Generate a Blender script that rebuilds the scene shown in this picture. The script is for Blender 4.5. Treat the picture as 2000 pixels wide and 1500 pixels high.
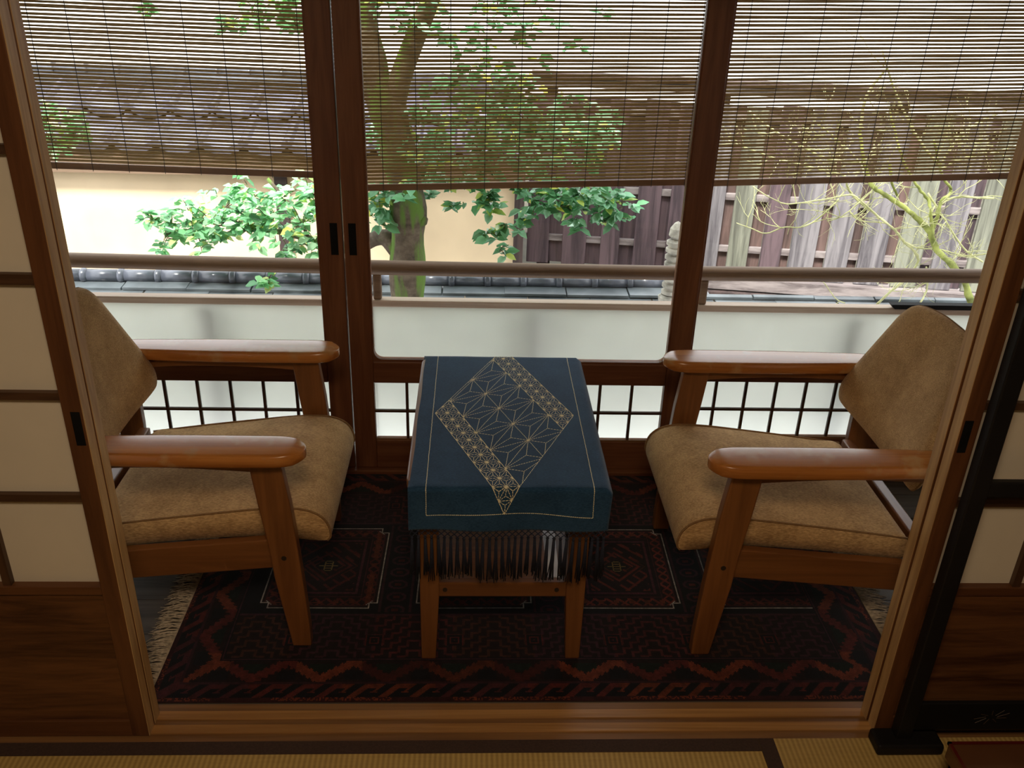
import bpy, bmesh, math, random
import numpy as np
from mathutils import Vector, Matrix
random.seed(7)
rnd = random.Random(11)
sc = bpy.context.scene
for o in list(bpy.data.objects): bpy.data.objects.remove(o)
COL = sc.collection

# ------------------------------------------------------------------ camera
cd = bpy.data.cameras.new('camera'); cam = bpy.data.objects.new('camera', cd); COL.objects.link(cam)
cd.sensor_width = 36; cd.lens = 31.5; cd.clip_start = .05; cd.clip_end = 200
right = Vector((0.99897219, -0.03426826, 0.02966906)); down = Vector((0.01134862, -0.44461381, -0.89565047))
fwd = Vector((0.04388366, 0.89506662, -0.44376793))
M = Matrix((right, -down, -fwd)).transposed().to_4x4(); M.translation = (0, 0, 1.6)
cam.matrix_world = M
sc.camera = cam
sc.view_settings.view_transform = 'Standard'; sc.view_settings.look = 'None'
sc.view_settings.gamma = 1; sc.view_settings.use_curve_mapping = False
sc.view_settings.exposure = 0.0

# ------------------------------------------------------------------ world
w = bpy.data.worlds.new('overcast_sky'); sc.world = w; w.use_nodes = True
nt = w.node_tree; nt.nodes.clear()
out = nt.nodes.new('ShaderNodeOutputWorld'); bg = nt.nodes.new('ShaderNodeBackground')
tc = nt.nodes.new('ShaderNodeTexCoord'); nz = nt.nodes.new('ShaderNodeTexNoise'); rp = nt.nodes.new('ShaderNodeValToRGB')
nz.inputs['Scale'].default_value = 2.0
rp.color_ramp.elements[0].color = (.92, .94, 1, 1); rp.color_ramp.elements[1].color = (1, 1, 1, 1)
nt.links.new(tc.outputs['Generated'], nz.inputs['Vector']); nt.links.new(nz.outputs[0], rp.inputs[0])
nt.links.new(rp.outputs[0], bg.inputs[0]); bg.inputs[1].default_value = 3.3
nt.links.new(bg.outputs[0], out.inputs[0])

# ------------------------------------------------------------------ lights
def area(name, loc, rot, size, power, col, sy=None):
    l = bpy.data.lights.new(name, 'AREA'); l.energy = power; l.color = col; l.size = size
    if sy: l.shape = 'RECTANGLE'; l.size_y = sy
    o = bpy.data.objects.new(name, l); o.location = loc; o.rotation_euler = rot; COL.objects.link(o); return o
sun = bpy.data.lights.new('hazy_sun', 'SUN'); sun.energy = 11.0; sun.angle = math.radians(12); sun.color = (1, .97, .9)
so = bpy.data.objects.new('hazy_sun', sun); so.rotation_euler = (math.radians(33), 0, math.radians(-30)); COL.objects.link(so)
area('ceiling_lamp_light', (-.02, 0, 2.19), (0, 0, 0), .45, 20, (1, .76, .51))

# ------------------------------------------------------------------ materials
def newmat(name):
    m = bpy.data.materials.new(name); m.use_nodes = True
    b = m.node_tree.nodes['Principled BSDF']; return m, m.node_tree, b
def N(nt, t, **k):
    n = nt.nodes.new(t)
    for a, v in k.items():
        if a in n.inputs: n.inputs[a].default_value = v
        else: setattr(n, a, v)
    return n
def ramp(nt, stops):
    r = nt.nodes.new('ShaderNodeValToRGB'); e = r.color_ramp.elements
    e[0].position, e[0].color = stops[0][0], (*stops[0][1], 1)
    e[1].position, e[1].color = stops[-1][0], (*stops[-1][1], 1)
    for p, c in stops[1:-1]:
        q = e.new(p); q.color = (*c, 1)
    return r
def wood(name, c1, c2, axis='X', scale=1.0, rough=.45, coat=0, wear=None, stretch=.06, bump=.15, ring=1.0):
    m, nt, b = newmat(name)
    t = N(nt, 'ShaderNodeTexCoord'); mp = N(nt, 'ShaderNodeMapping')
    s = [1, 1, 1]; s['XYZ'.index(axis)] = stretch
    mp.inputs['Scale'].default_value = [v * 30 * scale for v in s]
    nt.links.new(t.outputs['Object'], mp.inputs[0])
    n1 = N(nt, 'ShaderNodeTexNoise', Scale=1.0 * ring, Detail=6.0, Roughness=.6, Distortion=.6)
    nt.links.new(mp.outputs[0], n1.inputs['Vector'])
    mul = N(nt, 'ShaderNodeMath', operation='MULTIPLY'); mul.inputs[1].default_value = 5.0
    fr = N(nt, 'ShaderNodeMath', operation='PINGPONG'); fr.inputs[1].default_value = 1.0
    nt.links.new(n1.outputs[0], mul.inputs[0]); nt.links.new(mul.outputs[0], fr.inputs[0])
    n2 = N(nt, 'ShaderNodeTexNoise', Scale=5.0, Detail=3.0); nt.links.new(mp.outputs[0], n2.inputs['Vector'])
    mx = N(nt, 'ShaderNodeMix'); mx.inputs[0].default_value = .45
    nt.links.new(fr.outputs[0], mx.inputs[2]); nt.links.new(n2.outputs[0], mx.inputs[3])
    r = ramp(nt, [(.2, c1), (.75, c2)]); nt.links.new(mx.outputs[0], r.inputs[0])
    colr = r.outputs[0]
    if wear:
        n3 = N(nt, 'ShaderNodeTexNoise', Scale=14.0, Detail=5.0); nt.links.new(t.outputs['Object'], n3.inputs['Vector'])
        r3 = ramp(nt, [(.55, (0, 0, 0)), (.66, (1, 1, 1))]); nt.links.new(n3.outputs[0], r3.inputs[0])
        m3 = N(nt, 'ShaderNodeMix', data_type='RGBA'); nt.links.new(r3.outputs[0], m3.inputs[0])
        nt.links.new(colr, m3.inputs[6]); m3.inputs[7].default_value = (*wear, 1); colr = m3.outputs[2]
    nt.links.new(colr, b.inputs['Base Color'])
    b.inputs['Roughness'].default_value = rough
    if coat: b.inputs['Coat Weight'].default_value = coat; b.inputs['Coat Roughness'].default_value = .12
    if bump:
        bp = N(nt, 'ShaderNodeBump', Strength=bump, Distance=.002); nt.links.new(mx.outputs[0], bp.inputs['Height'])
        nt.links.new(bp.outputs[0], b.inputs['Normal'])
    return m
def plain(name, c, rough=.6, var=.25, scale=25, metal=0, bump=.1, coat=0, spec=.5, c2=None):
    m, nt, b = newmat(name)
    t = N(nt, 'ShaderNodeTexCoord'); n = N(nt, 'ShaderNodeTexNoise', Scale=float(scale), Detail=5.0)
    nt.links.new(t.outputs['Object'], n.inputs['Vector'])
    lo = tuple(v * (1 - var) for v in c); hi = c2 or tuple(min(1, v * (1 + var)) for v in c)
    r = ramp(nt, [(.3, lo), (.7, hi)]); nt.links.new(n.outputs[0], r.inputs[0]); nt.links.new(r.outputs[0], b.inputs['Base Color'])
    b.inputs['Roughness'].default_value = rough; b.inputs['Metallic'].default_value = metal
    b.inputs['Specular IOR Level'].default_value = spec
    if coat: b.inputs['Coat Weight'].default_value = coat
    if bump:
        bp = N(nt, 'ShaderNodeBump', Strength=bump, Distance=.003); nt.links.new(n.outputs[0], bp.inputs['Height']); nt.links.new(bp.outputs[0], b.inputs['Normal'])
    return m
def fabric(name, c1, c2, scale=500, sheen=.08):
    m, nt, b = newmat(name)
    t = N(nt, 'ShaderNodeTexCoord'); n = N(nt, 'ShaderNodeTexNoise', Scale=9.0, Detail=8.0, Roughness=.75)
    mp = N(nt, 'ShaderNodeMapping'); mp.inputs['Scale'].default_value = (1, 3.5, 3.5)
    nt.links.new(t.outputs['Object'], mp.inputs[0])
    n2 = N(nt, 'ShaderNodeTexNoise', Scale=float(scale) * .25, Detail=2.0)
    nt.links.new(t.outputs['Object'], n.inputs['Vector']); nt.links.new(mp.outputs[0], n2.inputs['Vector'])
    mx = N(nt, 'ShaderNodeMix'); mx.inputs[0].default_value = .5
    nt.links.new(n.outputs[0], mx.inputs[2]); nt.links.new(n2.outputs[0], mx.inputs[3])
    r = ramp(nt, [(.40, c1), (.60, c2)]); nt.links.new(mx.outputs[0], r.inputs[0]); nt.links.new(r.outputs[0], b.inputs['Base Color'])
    b.inputs['Roughness'].default_value = .9; b.inputs['Sheen Weight'].default_value = sheen; b.inputs['Sheen Roughness'].default_value = .5
    b.inputs['Specular IOR Level'].default_value = .15
    bp = N(nt, 'ShaderNodeBump', Strength=.35, Distance=.0012); nt.links.new(n2.outputs[0], bp.inputs['Height']); nt.links.new(bp.outputs[0], b.inputs['Normal'])
    return m
def attrmat(name, rough=.95, sheen=.2):
    m, nt, b = newmat(name)
    a = N(nt, 'ShaderNodeVertexColor', layer_name='pattern')
    t = N(nt, 'ShaderNodeTexCoord'); n = N(nt, 'ShaderNodeTexNoise', Scale=60.0, Detail=4.0); nt.links.new(t.outputs['Object'], n.inputs['Vector'])
    r = ramp(nt, [(.3, (.28, .28, .28)), (.7, (.6, .6, .6))]); nt.links.new(n.outputs[0], r.inputs[0])
    mx = N(nt, 'ShaderNodeMix', data_type='RGBA', blend_type='MULTIPLY'); mx.inputs[0].default_value = 1
    nt.links.new(a.outputs[0], mx.inputs[6]); nt.links.new(r.outputs[0], mx.inputs[7]); nt.links.new(mx.outputs[2], b.inputs['Base Color'])
    b.inputs['Roughness'].default_value = rough; b.inputs['Sheen Weight'].default_value = sheen; b.inputs['Specular IOR Level'].default_value = .1
    return m
def translucent(name, c, frac=.6, gloss=0):
    m, nt, b = newmat(name); nt.nodes.remove(b); o = nt.nodes['Material Output']
    d = N(nt, 'ShaderNodeBsdfDiffuse'); t = N(nt, 'ShaderNodeBsdfTranslucent'); d.inputs[0].default_value = (*c, 1); t.inputs[0].default_value = (*c, 1)
    tcn = N(nt, 'ShaderNodeTexCoord'); n = N(nt, 'ShaderNodeTexNoise', Scale=8.0, Detail=4.0); nt.links.new(tcn.outputs['Object'], n.inputs['Vector'])
    r = ramp(nt, [(.3, tuple(v * .95 for v in c)), (.7, c)]); nt.links.new(n.outputs[0], r.inputs[0])
    nt.links.new(r.outputs[0], d.inputs[0]); nt.links.new(r.outputs[0], t.inputs[0])
    mx = N(nt, 'ShaderNodeMixShader'); mx.inputs[0].default_value = frac
    nt.links.new(d.outputs[0], mx.inputs[1]); nt.links.new(t.outputs[0], mx.inputs[2]); last = mx
    if gloss:
        g = N(nt, 'ShaderNodeBsdfGlossy', Roughness=.2); m2 = N(nt, 'ShaderNodeMixShader'); m2.inputs[0].default_value = gloss
        nt.links.new(last.outputs[0], m2.inputs[1]); nt.links.new(g.outputs[0], m2.inputs[2]); last = m2
    nt.links.new(last.outputs[0], o.inputs[0]); return m
def glass(name):
    m, nt, b = newmat(name); nt.nodes.remove(b); o = nt.nodes['Material Output']
    t = N(nt, 'ShaderNodeBsdfTransparent'); t.inputs[0].default_value = (.985, .99, .985, 1)
    g = N(nt, 'ShaderNodeBsdfGlossy', Roughness=.02); f = N(nt, 'ShaderNodeFresnel', IOR=1.25)
    mx = N(nt, 'ShaderNodeMixShader'); nt.links.new(f.outputs[0], mx.inputs[0]); nt.links.new(t.outputs[0], mx.inputs[1]); nt.links.new(g.outputs[0], mx.inputs[2])
    nt.links.new(mx.outputs[0], o.inputs[0]); return m
def leafmat(name, stops):
    m, nt, b = newmat(name); o = nt.nodes['Material Output']
    gi = N(nt, 'ShaderNodeVertexColor', layer_name='pattern')
    nt.links.new(gi.outputs[0], b.inputs['Base Color']); b.inputs['Roughness'].default_value = .22
    t = N(nt, 'ShaderNodeBsdfTranslucent'); nt.links.new(gi.outputs[0], t.inputs[0])
    mx = N(nt, 'ShaderNodeMixShader'); mx.inputs[0].default_value = .35
    nt.links.new(b.outputs[0], mx.inputs[1]); nt.links.new(t.outputs[0], mx.inputs[2]); nt.links.new(mx.outputs[0], o.inputs[0])
    return m

W_door = lambda ax: wood('door_wood_' + ax, (.13, .042, .018), (.20, .078, .033), ax, 1, .42, 0, None, .05, .1)
W_stile_light = lambda ax: wood('door_wood_tan_' + ax, (.16, .058, .018), (.25, .10, .035), ax, 1, .45)
WD = {a: W_door(a) for a in 'XYZ'}; WL = {a: W_stile_light(a) for a in 'XZ'}
WK = {a: wood('lattice_wood_' + a, (.045, .019, .008), (.085, .038, .016), a, 1, .5) for a in 'XZ'}
WS = {a: wood('shoji_frame_wood_' + a, (.085, .029, .009), (.135, .050, .016), a, 1, .5) for a in 'XZ'}
WSE = wood('shoji_lit_edge_wood', (.38, .22, .09), (.58, .37, .165), 'Z', 1, .5)  # frame wood made paler, lamplight on the edges put into the colour
W_board = wood('shoji_board_wood', (.060, .020, .006), (.155, .060, .019), 'X', .9, .5, 0, None, .10, .35, .7)
W_sill = wood('sill_wood', (.16, .075, .026), (.26, .13, .048), 'X', 1, .5, 0, None, .03)
W_run = wood('sill_runner_wood', (.32, .155, .050), (.48, .25, .085), 'X', 1, .32, 0, None, .03)
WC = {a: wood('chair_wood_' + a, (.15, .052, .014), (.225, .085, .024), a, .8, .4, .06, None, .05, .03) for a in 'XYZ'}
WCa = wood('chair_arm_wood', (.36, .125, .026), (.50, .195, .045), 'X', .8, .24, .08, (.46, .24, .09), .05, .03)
W_table = {a: wood('table_wood_' + a, (.145, .052, .015), (.21, .082, .025), a, .8, .4, .06, None, .05, .03) for a in 'XYZ'}
W_floor = wood('veranda_floor_wood', (.055, .043, .034), (.115, .092, .072), 'X', .8, .7, 0, None, .04)
W_rail = wood('handrail_wood', (.11, .062, .032), (.20, .125, .07), 'X', .8, .6, 0, None, .03)
W_cap = wood('parapet_cap_wood', (.36, .27, .20), (.52, .42, .33), 'X', .8, .65, 0, None, .03)
W_fascia = wood('fascia_wood', (.10, .065, .04), (.19, .125, .08), 'X', .5, .8)
W_ceil = wood('ceiling_board_wood', (.30, .17, .08), (.42, .25, .12), 'X', .5, .6)
W_eave = wood('eave_wood', (.10, .06, .035), (.16, .10, .06), 'Y', .5, .7)
FAB = fabric('tan_chair_fabric', (.36, .215, .092), (.66, .43, .205))
FABP = fabric('tan_piping_fabric', (.20, .11, .045), (.30, .17, .07))
PAPER = translucent('shoji_paper', (.86, .78, .64), .15)
FROST = translucent('frosted_sheet', (.86, .88, .84), .72, .03)
GLASS = glass('clear_window_glass')
BLACK = plain('black_iron', (.006, .006, .006), .7, spec=.15)
LACQ = plain('black_lacquer', (.010, .009, .009), .5, .3, 6, 0, 0, 0, .25)
LACQ_D = plain('faint_gold_line', (.06, .035, .02), .4)
BOLT = plain('dark_bolt', (.02, .012, .008), .5)
INDIGO = fabric('indigo_cotton', (.012, .042, .092), (.026, .076, .152), 700, .15)
INDIGO2 = plain('indigo_thread', (.009, .013, .030), .8, .3, 200)
THREAD = plain('cream_thread', (.85, .78, .52), .7, .15, 200)
FRINGE = plain('cream_wool_fringe', (.52, .43, .32), .9, .3, 120)
RUGM = attrmat('rug_wool')
TILE = plain('glazed_grey_tile', (.075, .083, .105), .3, .35, 14, 0, .15, .25)
TILE_F = plain('flat_grey_tile', (.10, .115, .125), .28, .5, 5, 0, .15)
TILE_P = plain('pale_roof_tile', (.10, .105, .15), .16, .6, 6, 0, .1)
PLASTER = plain('ochre_plaster', (.72, .58, .40), .95, .10, 3, 0, .05, 0, .1)
W_dark = wood('weathered_dark_post', (.030, .020, .020), (.07, .045, .042), 'Z', .6, .8)
FEN = [wood('fence_board_%s' % k, a, b, 'Z', .45, .75, 0, None, .07, .4) for k, a, b in (
    ('plum', (.040, .026, .032), (.11, .072, .082)), ('brown', (.05, .030, .027), (.145, .090, .080)),
    ('moss', (.07, .07, .055), (.20, .205, .16)), ('grey', (.07, .062, .070), (.20, .185, .195)))]
W_beam = wood('fence_beam_wood', (.10, .08, .08), (.25, .215, .21), 'X', .5, .8)
STONE = plain('pale_granite', (.42, .40, .35), .9, .4, 30, 0, .6)
EARTH = plain('garden_soil', (.05, .045, .03), 1, .5, 4)
WALLP = plain('room_plaster', (.42, .33, .20), .95, .08, 3, 0, .05, 0, .1)
RED = plain('red_rim_lacquer', (.09, .007, .005), .3, .1, 5, 0, 0, .4)
BROWNL = plain('brown_lacquer', (.10, .038, .014), .3, .15, 6, 0, 0, .4)
WHITEP = plain('white_paper', (.75, .76, .78), .8, .05)
REED = translucent('blind_reed', (.46, .34, .17), .30)
REEDB = wood('blind_bar_wood', (.17, .085, .04), (.26, .14, .07), 'X', 1, .6)
CORD = plain('dark_cord', (.06, .05, .045), .9)
BARK, _nt, _b = newmat('mossy_bark')
_t = N(_nt, 'ShaderNodeTexCoord'); _n = N(_nt, 'ShaderNodeTexNoise', Scale=22.0, Detail=8.0, Roughness=.7); _nt.links.new(_t.outputs['Object'], _n.inputs['Vector'])
_r = ramp(_nt, [(.3, (.045, .032, .022)), (.7, (.20, .155, .11))]); _nt.links.new(_n.outputs[0], _r.inputs[0])
_mp = N(_nt, 'ShaderNodeMapping'); _mp.inputs['Scale'].default_value = (14, 14, 2.5); _nt.links.new(_t.outputs['Object'], _mp.inputs[0])
_n2 = N(_nt, 'ShaderNodeTexNoise', Scale=1.0, Detail=6.0); _nt.links.new(_mp.outputs[0], _n2.inputs['Vector'])
_r2 = ramp(_nt, [(.50, (0, 0, 0)), (.58, (1, 1, 1))]); _nt.links.new(_n2.outputs[0], _r2.inputs[0])
_m = N(_nt, 'ShaderNodeMix', data_type='RGBA'); _nt.links.new(_r2.outputs[0], _m.inputs[0]); _nt.links.new(_r.outputs[0], _m.inputs[6]); _m.inputs[7].default_value = (.12, .22, .035, 1)
_nt.links.new(_m.outputs[2], _b.inputs['Base Color']); _b.inputs['Roughness'].default_value = .9
_bp = N(_nt, 'ShaderNodeBump', Strength=.8, Distance=.01); _nt.links.new(_n.outputs[0], _bp.inputs['Height']); _nt.links.new(_bp.outputs[0], _b.inputs['Normal'])
MBARK = plain('maple_moss_bark', (.22, .26, .06), .9, .5, 18, 0, .5, 0, .5, (.50, .56, .16))
TWIG = plain('maple_twig', (.48, .50, .22), .8, .3, 8, 0, .1, 0, .5, (.66, .66, .36))
LEAFM = leafmat('leaf', None)
# tatami weave: fine ribs
def tatami_mat_material(name, axis):
    m, nt, b = newmat(name)
    t = N(nt, 'ShaderNodeTexCoord'); wv = N(nt, 'ShaderNodeTexWave', Scale=28.0, Distortion=.6, Detail=2.0); wv.bands_direction = axis
    nt.links.new(t.outputs['Object'], wv.inputs['Vector'])
    mp = N(nt, 'ShaderNodeMapping'); mp.inputs['Scale'].default_value = (160, 12, 1) if axis == 'Y' else (12, 160, 1)
    n = N(nt, 'ShaderNodeTexNoise', Scale=1.0, Detail=4.0); nt.links.new(t.outputs['Object'], mp.inputs[0]); nt.links.new(mp.outputs[0], n.inputs['Vector'])
    mx = N(nt, 'ShaderNodeMix'); mx.inputs[0].default_value = .45; nt.links.new(wv.outputs['Fac'], mx.inputs[2]); nt.links.new(n.outputs[0], mx.inputs[3])
    r = ramp(nt, [(.1, (.34, .215, .06)), (.8, (.54, .37, .12))]); nt.links.new(mx.outputs[0], r.inputs[0]); nt.links.new(r.outputs[0], b.inputs['Base Color'])
    b.inputs['Roughness'].default_value = .75
    bp = N(nt, 'ShaderNodeBump', Strength=.3, Distance=.001); nt.links.new(mx.outputs[0], bp.inputs['Height']); nt.links.new(bp.outputs[0], b.inputs['Normal'])
    return m
TAT_A = tatami_mat_material('tatami_weave_across', 'X'); TAT_B = tatami_mat_material('tatami_weave_deep', 'X')
HERI = plain('tatami_border_cloth', (.050, .026, .018), .9, .2, 200)

# ------------------------------------------------------------------ builders
def tag(o, label=None, cat=None, group=None, kind=None):
    if label: o['label'] = label
    if cat: o['category'] = cat
    if group: o['group'] = group
    if kind: o['kind'] = kind
    return o
def empty(name, loc=(0, 0, 0), label=None, cat=None, group=None, kind=None):
    o = bpy.data.objects.new(name, None); o.location = loc; o.empty_display_size = .05; COL.objects.link(o)
    return tag(o, label, cat, group, kind)
class MB:
    def __init__(s): s.v = []; s.f = []; s.c = []
    def box(s, x0, x1, y0, y1, z0, z1):
        n = len(s.v)
        s.v += [(x, y, z) for z in (z0, z1) for y in (y0, y1) for x in (x0, x1)]
        s.f += [tuple(n + i for i in q) for q in ((0, 2, 3, 1), (4, 5, 7, 6), (0, 1, 5, 4), (2, 6, 7, 3), (0, 4, 6, 2), (1, 3, 7, 5))]
        return s
    def prism(s, poly, a0, a1, axis='Y'):
        """poly in the two other axes, extruded along axis"""
        n = len(s.v); k = len(poly)
        for a in (a0, a1):
            for p, q in poly:
                s.v.append({'X': (a, p, q), 'Y': (p, a, q), 'Z': (p, q, a)}[axis])
        s.f.append(tuple(range(n, n + k))); s.f.append(tuple(range(n + 2 * k - 1, n + k - 1, -1)))
        for i in range(k):
            j = (i + 1) % k; s.f.append((n + i, n + k + i, n + k + j, n + j))
        return s
    def rings(s, rings, cap=True, closed=False):
        n = len(s.v); k = len(rings[0])
        for r in rings: s.v += [tuple(p) for p in r]
        m = len(rings)
        for a in range(m if closed else m - 1):
            b = (a + 1) % m
            for i in range(k):
                j = (i + 1) % k; s.f.append((n + a * k + i, n + a * k + j, n + b * k + j, n + b * k + i))
        if cap and not closed:
            s.f.append(tuple(range(n + k - 1, n - 1, -1))); s.f.append(tuple(range(n + (m - 1) * k, n + m * k)))
        return s
    def tube(s, pts, r, seg=8, cap=True):
        pts = [Vector(p) for p in pts]; rs = r if isinstance(r, (list, tuple)) else [r] * len(pts)
        rr = []; prev = None
        for i, p in enumerate(pts):
            d = (pts[min(i + 1, len(pts) - 1)] - pts[max(i - 1, 0)])
            if d.length < 1e-9: d = Vector((0, 0, 1))
            d.normalize()
            if prev is None:
                u = d.cross(Vector((0, 0, 1)));
                if u.length < .1: u = d.cross(Vector((1, 0, 0)))
            else: u = prev - d * prev.dot(d)
            u.normalize(); prev = u; v = d.cross(u)
            rr.append([p + (u * math.cos(2 * math.pi * k / seg) + v * math.sin(2 * math.pi * k / seg)) * rs[i] for k in range(seg)])
        return s.rings(rr, cap)
    def build(s, name, mat, parent=None, smooth=False, bevel=0, loc=None):
        me = bpy.data.meshes.new(name)
        off = Vector(loc) if loc is not None else Vector((0, 0, 0))
        p = parent
        while p is not None: off = off + p.location; p = p.parent
        if s.local: off = Vector((0, 0, 0))
        me.from_pydata([tuple(Vector(v) - off) for v in s.v], [], s.f); me.materials.append(mat)
        bm = bmesh.new(); bm.from_mesh(me); bmesh.ops.recalc_face_normals(bm, faces=bm.faces); bm.to_mesh(me); bm.free()
        if s.c:
            ca = me.color_attributes.new('pattern', 'FLOAT_COLOR', 'POINT')
            ca.data.foreach_set('color', np.array(s.c, 'f').ravel())
        if smooth:
            me.polygons.foreach_set('use_smooth', [True] * len(me.polygons))
        o = bpy.data.objects.new(name, me); COL.objects.link(o)
        if loc is not None: o.location = loc
        if parent is not None: o.parent = parent
        if bevel:
            b = o.modifiers.new('bevel', 'BEVEL'); b.width = bevel; b.segments = 2; b.limit_method = 'ANGLE'; b.angle_limit = math.radians(40)
        return o
    local = False
def B(*a): return MB().box(*a)
def LMB():
    m = MB(); m.local = True; return m
def bez(pts, n=6):
    """catmull-rom resample"""
    P = [Vector(p) for p in pts]; P = [P[0] * 2 - P[1]] + P + [P[-1] * 2 - P[-2]]; o = []
    for i in range(1, len(P) - 2):
        for k in range(n):
            t = k / n; a, b, c, d = P[i - 1], P[i], P[i + 1], P[i + 2]
            o.append(.5 * ((2 * b) + (c - a) * t + (2 * a - 5 * b + 4 * c - d) * t * t + (3 * b - a - 3 * c + d) * t ** 3))
    o.append(P[-2]); return o

# ================================================================== SETTING
tag(B(-2.6, 3.0, -2.2, 1.437, -.08, -.03).build('floor', W_floor), 'room floor under the straw mats', 'floor', kind='structure')
fl = empty('floor', (0, 2, -.03), 'weathered grey-brown plank floor of the veranda around the patterned rug', 'floor', kind='structure')
y = 1.548
k = 0
edges = [1.548, 1.654, 1.786, 1.918, 2.05, 2.182, 2.314, 2.446, 2.567, 2.66]
for i in range(len(edges) - 1):
    B(-2.6, 3.0, edges[i] + .0015, edges[i + 1] - .0015, -.03, -.006).build('plank', W_floor, fl, bevel=.001)
# tatami
def tatami(x0, x1, y0, y1, mat, label, borders):
    t = empty('tatami_mat', ((x0 + x1) / 2, (y0 + y1) / 2, -.03), label, 'tatami mat')
    B(x0, x1, y0, y1, -.03, 0).build('mat_body', mat, t)
    for b in borders: B(*b, 0, .0012).build('border', HERI, t)
tatami(-1.2, .652, .52, 1.437, TAT_A, 'yellow straw mat lying lengthwise along the sliding door sill, in front of the table', [(-1.2, .652, 1.402, 1.437), (-1.2, .652, .52, .555)])
tatami(.653, 1.57, -.41, 1.437, TAT_B, 'yellow straw mat running away from the sill at the right, beneath the black rack', [(.653, .688, -.41, 1.437), (1.535, 1.57, -.41, 1.437)])
tatami(-1.2, .652, -.40, .518, TAT_A, 'straw mat just behind the one along the sill, below the camera', [(-1.2, .652, .483, .518), (-1.2, .652, -.40, -.365)])
# sill with runners
s = empty('trim_1', (.1, 1.49, -.03), 'grooved brown wooden sill with two worn runners between the rug and the straw mats', 'door sill', kind='structure')
B(-2.6, 3.0, 1.437, 1.548, -.03, -.002).build('sill_board', W_sill, s, bevel=.001)
for a, b in ((1.461, 1.485), (1.501, 1.525)): B(-2.6, 3.0, a, b, -.002, .0008).build('runner', W_run, s)
t2 = tag(B(-2.6, 3.0, 1.43, 1.55, 1.80, 1.92).build('trim_2', W_sill, bevel=.002), 'wooden lintel above the paper sliding doors', 'lintel', kind='structure')
tag(B(-2.6, 3.0, 1.46, 1.52, 1.92, 2.3).build('wall_front', WALLP), 'plaster strip above the lintel of the paper doors', 'wall', kind='structure')
tag(B(-2.6, 3.0, 2.55, 2.66, 1.80, 2.3).build('wall_back', WALLP), 'plaster strip above the veranda windows', 'wall', kind='structure')
tag(B(-2.68, -2.6, -2.2, 2.66, -.08, 2.3).build('wall_left', WALLP), 'plaster side wall on the left, outside the frame', 'wall', kind='structure')
tag(B(3.0, 3.08, -2.2, 2.66, -.08, 2.3).build('wall_right', WALLP), 'plaster side wall on the right, outside the frame', 'wall', kind='structure')
tag(B(-2.68, 3.08, -2.28, -2.2, -.08, 2.3).build('wall_rear', WALLP), 'plaster wall behind the camera', 'wall', kind='structure')
tag(B(-2.68, 3.08, -2.28, 2.66, 2.3, 2.36).build('ceiling', W_ceil), 'wooden ceiling over room and veranda', 'ceiling', kind='structure')
tag(B(-2.6, 3.0, 2.545, 2.66, -.006, .012).build('trim_3', WD['X'], bevel=.002), 'dark brown window threshold at the back edge of the rug', 'threshold', kind='structure')
tag(MB().prism([(2.66, 2.0), (2.98, 1.95), (2.98, 2.0), (2.66, 2.10)], -3.2, 3.6, 'X').build('trim_4', W_eave), 'timber eave overhanging the veranda windows', 'eave', kind='structure')

# ---------------------------------------------------------------- paper sliding doors
def shoji(name, xe, side, yf, label, pull=True):
    """xe: free edge, side -1 door extends to -x"""
    d = empty(name, (xe + side * .45, yf + .015, 0), label, 'paper sliding door', kind='structure')
    def X(a, b):
        p, q = xe + side * a, xe + side * b; return (min(p, q), max(p, q))
    y0, y1 = yf, yf + .03
    def bx(nm, a, b, z0, z1, mat, ya=y0, yb=y1, bev=.0015):
        x0, x1 = X(a, b); return B(x0, x1, ya, yb, z0, z1).build(nm, mat, d, bevel=bev)
    # free-edge stile: its edge face is coloured lighter, painting in the lamplight
    bx('stile', .0015, .037, .0, 1.80, WS['Z']); bx('stile', .863, .90, .0, 1.80, WS['Z'])
    bx('lit_edge_face', 0, .0015, .0, 1.80, WSE, y0 + .0005, y1 - .0005, 0)
    bx('top_rail', .037, .863, 1.75, 1.80, WS['X']); bx('bottom_rail', .037, .863, 0, .045, WS['X'])
    bx('waist_rail', .037, .863, .392, .413, WS['X'], y0 + .001)
    bx('board', .037, .863, .045, .392, W_board, y0 + .006, y1 - .006, 0)
    bx('paper', .037, .863, .413, 1.75, PAPER, y1 - .012, y1 - .011, 0)
    for z0, z1, in ((.613, .629), (.832, .847), (1.052, 1.071), (1.272, 1.287), (1.51, 1.525)):
        bx('crosspiece', .037, .863, z0, z1, WK['X'], y0 + .006, y1 - .012, 0)
    for i in range(1, 4):
        c = .037 + i * (.826 / 4) - (.0075 if False else 0)
        c = [.2215, .4265, .6315][i - 1]
        bx('upright_lattice', c - .0085, c + .0085, .413, 1.75, WK['Z'], y0 + .0055, y1 - .012, 0)
    if pull:
        bx('finger_pull', .006, .023, .742, .812, BLACK, y0 - .001, y0 + .004, .0008)
    return d
shoji('door_1', -.704, -1, 1.455, 'paper sliding door at the left, the nearer one, brown frame with black finger pull')
shoji('door_2', -.703, -1, 1.49, 'paper sliding door stacked directly behind the left front door, only its edge showing', False)
shoji('door_3', .925, 1, 1.455, 'paper sliding door at the right, the nearer one, beside the black rack post')
shoji('door_4', .922, 1, 1.49, 'paper sliding door stacked directly behind the right front door, only its edge showing', False)

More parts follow.
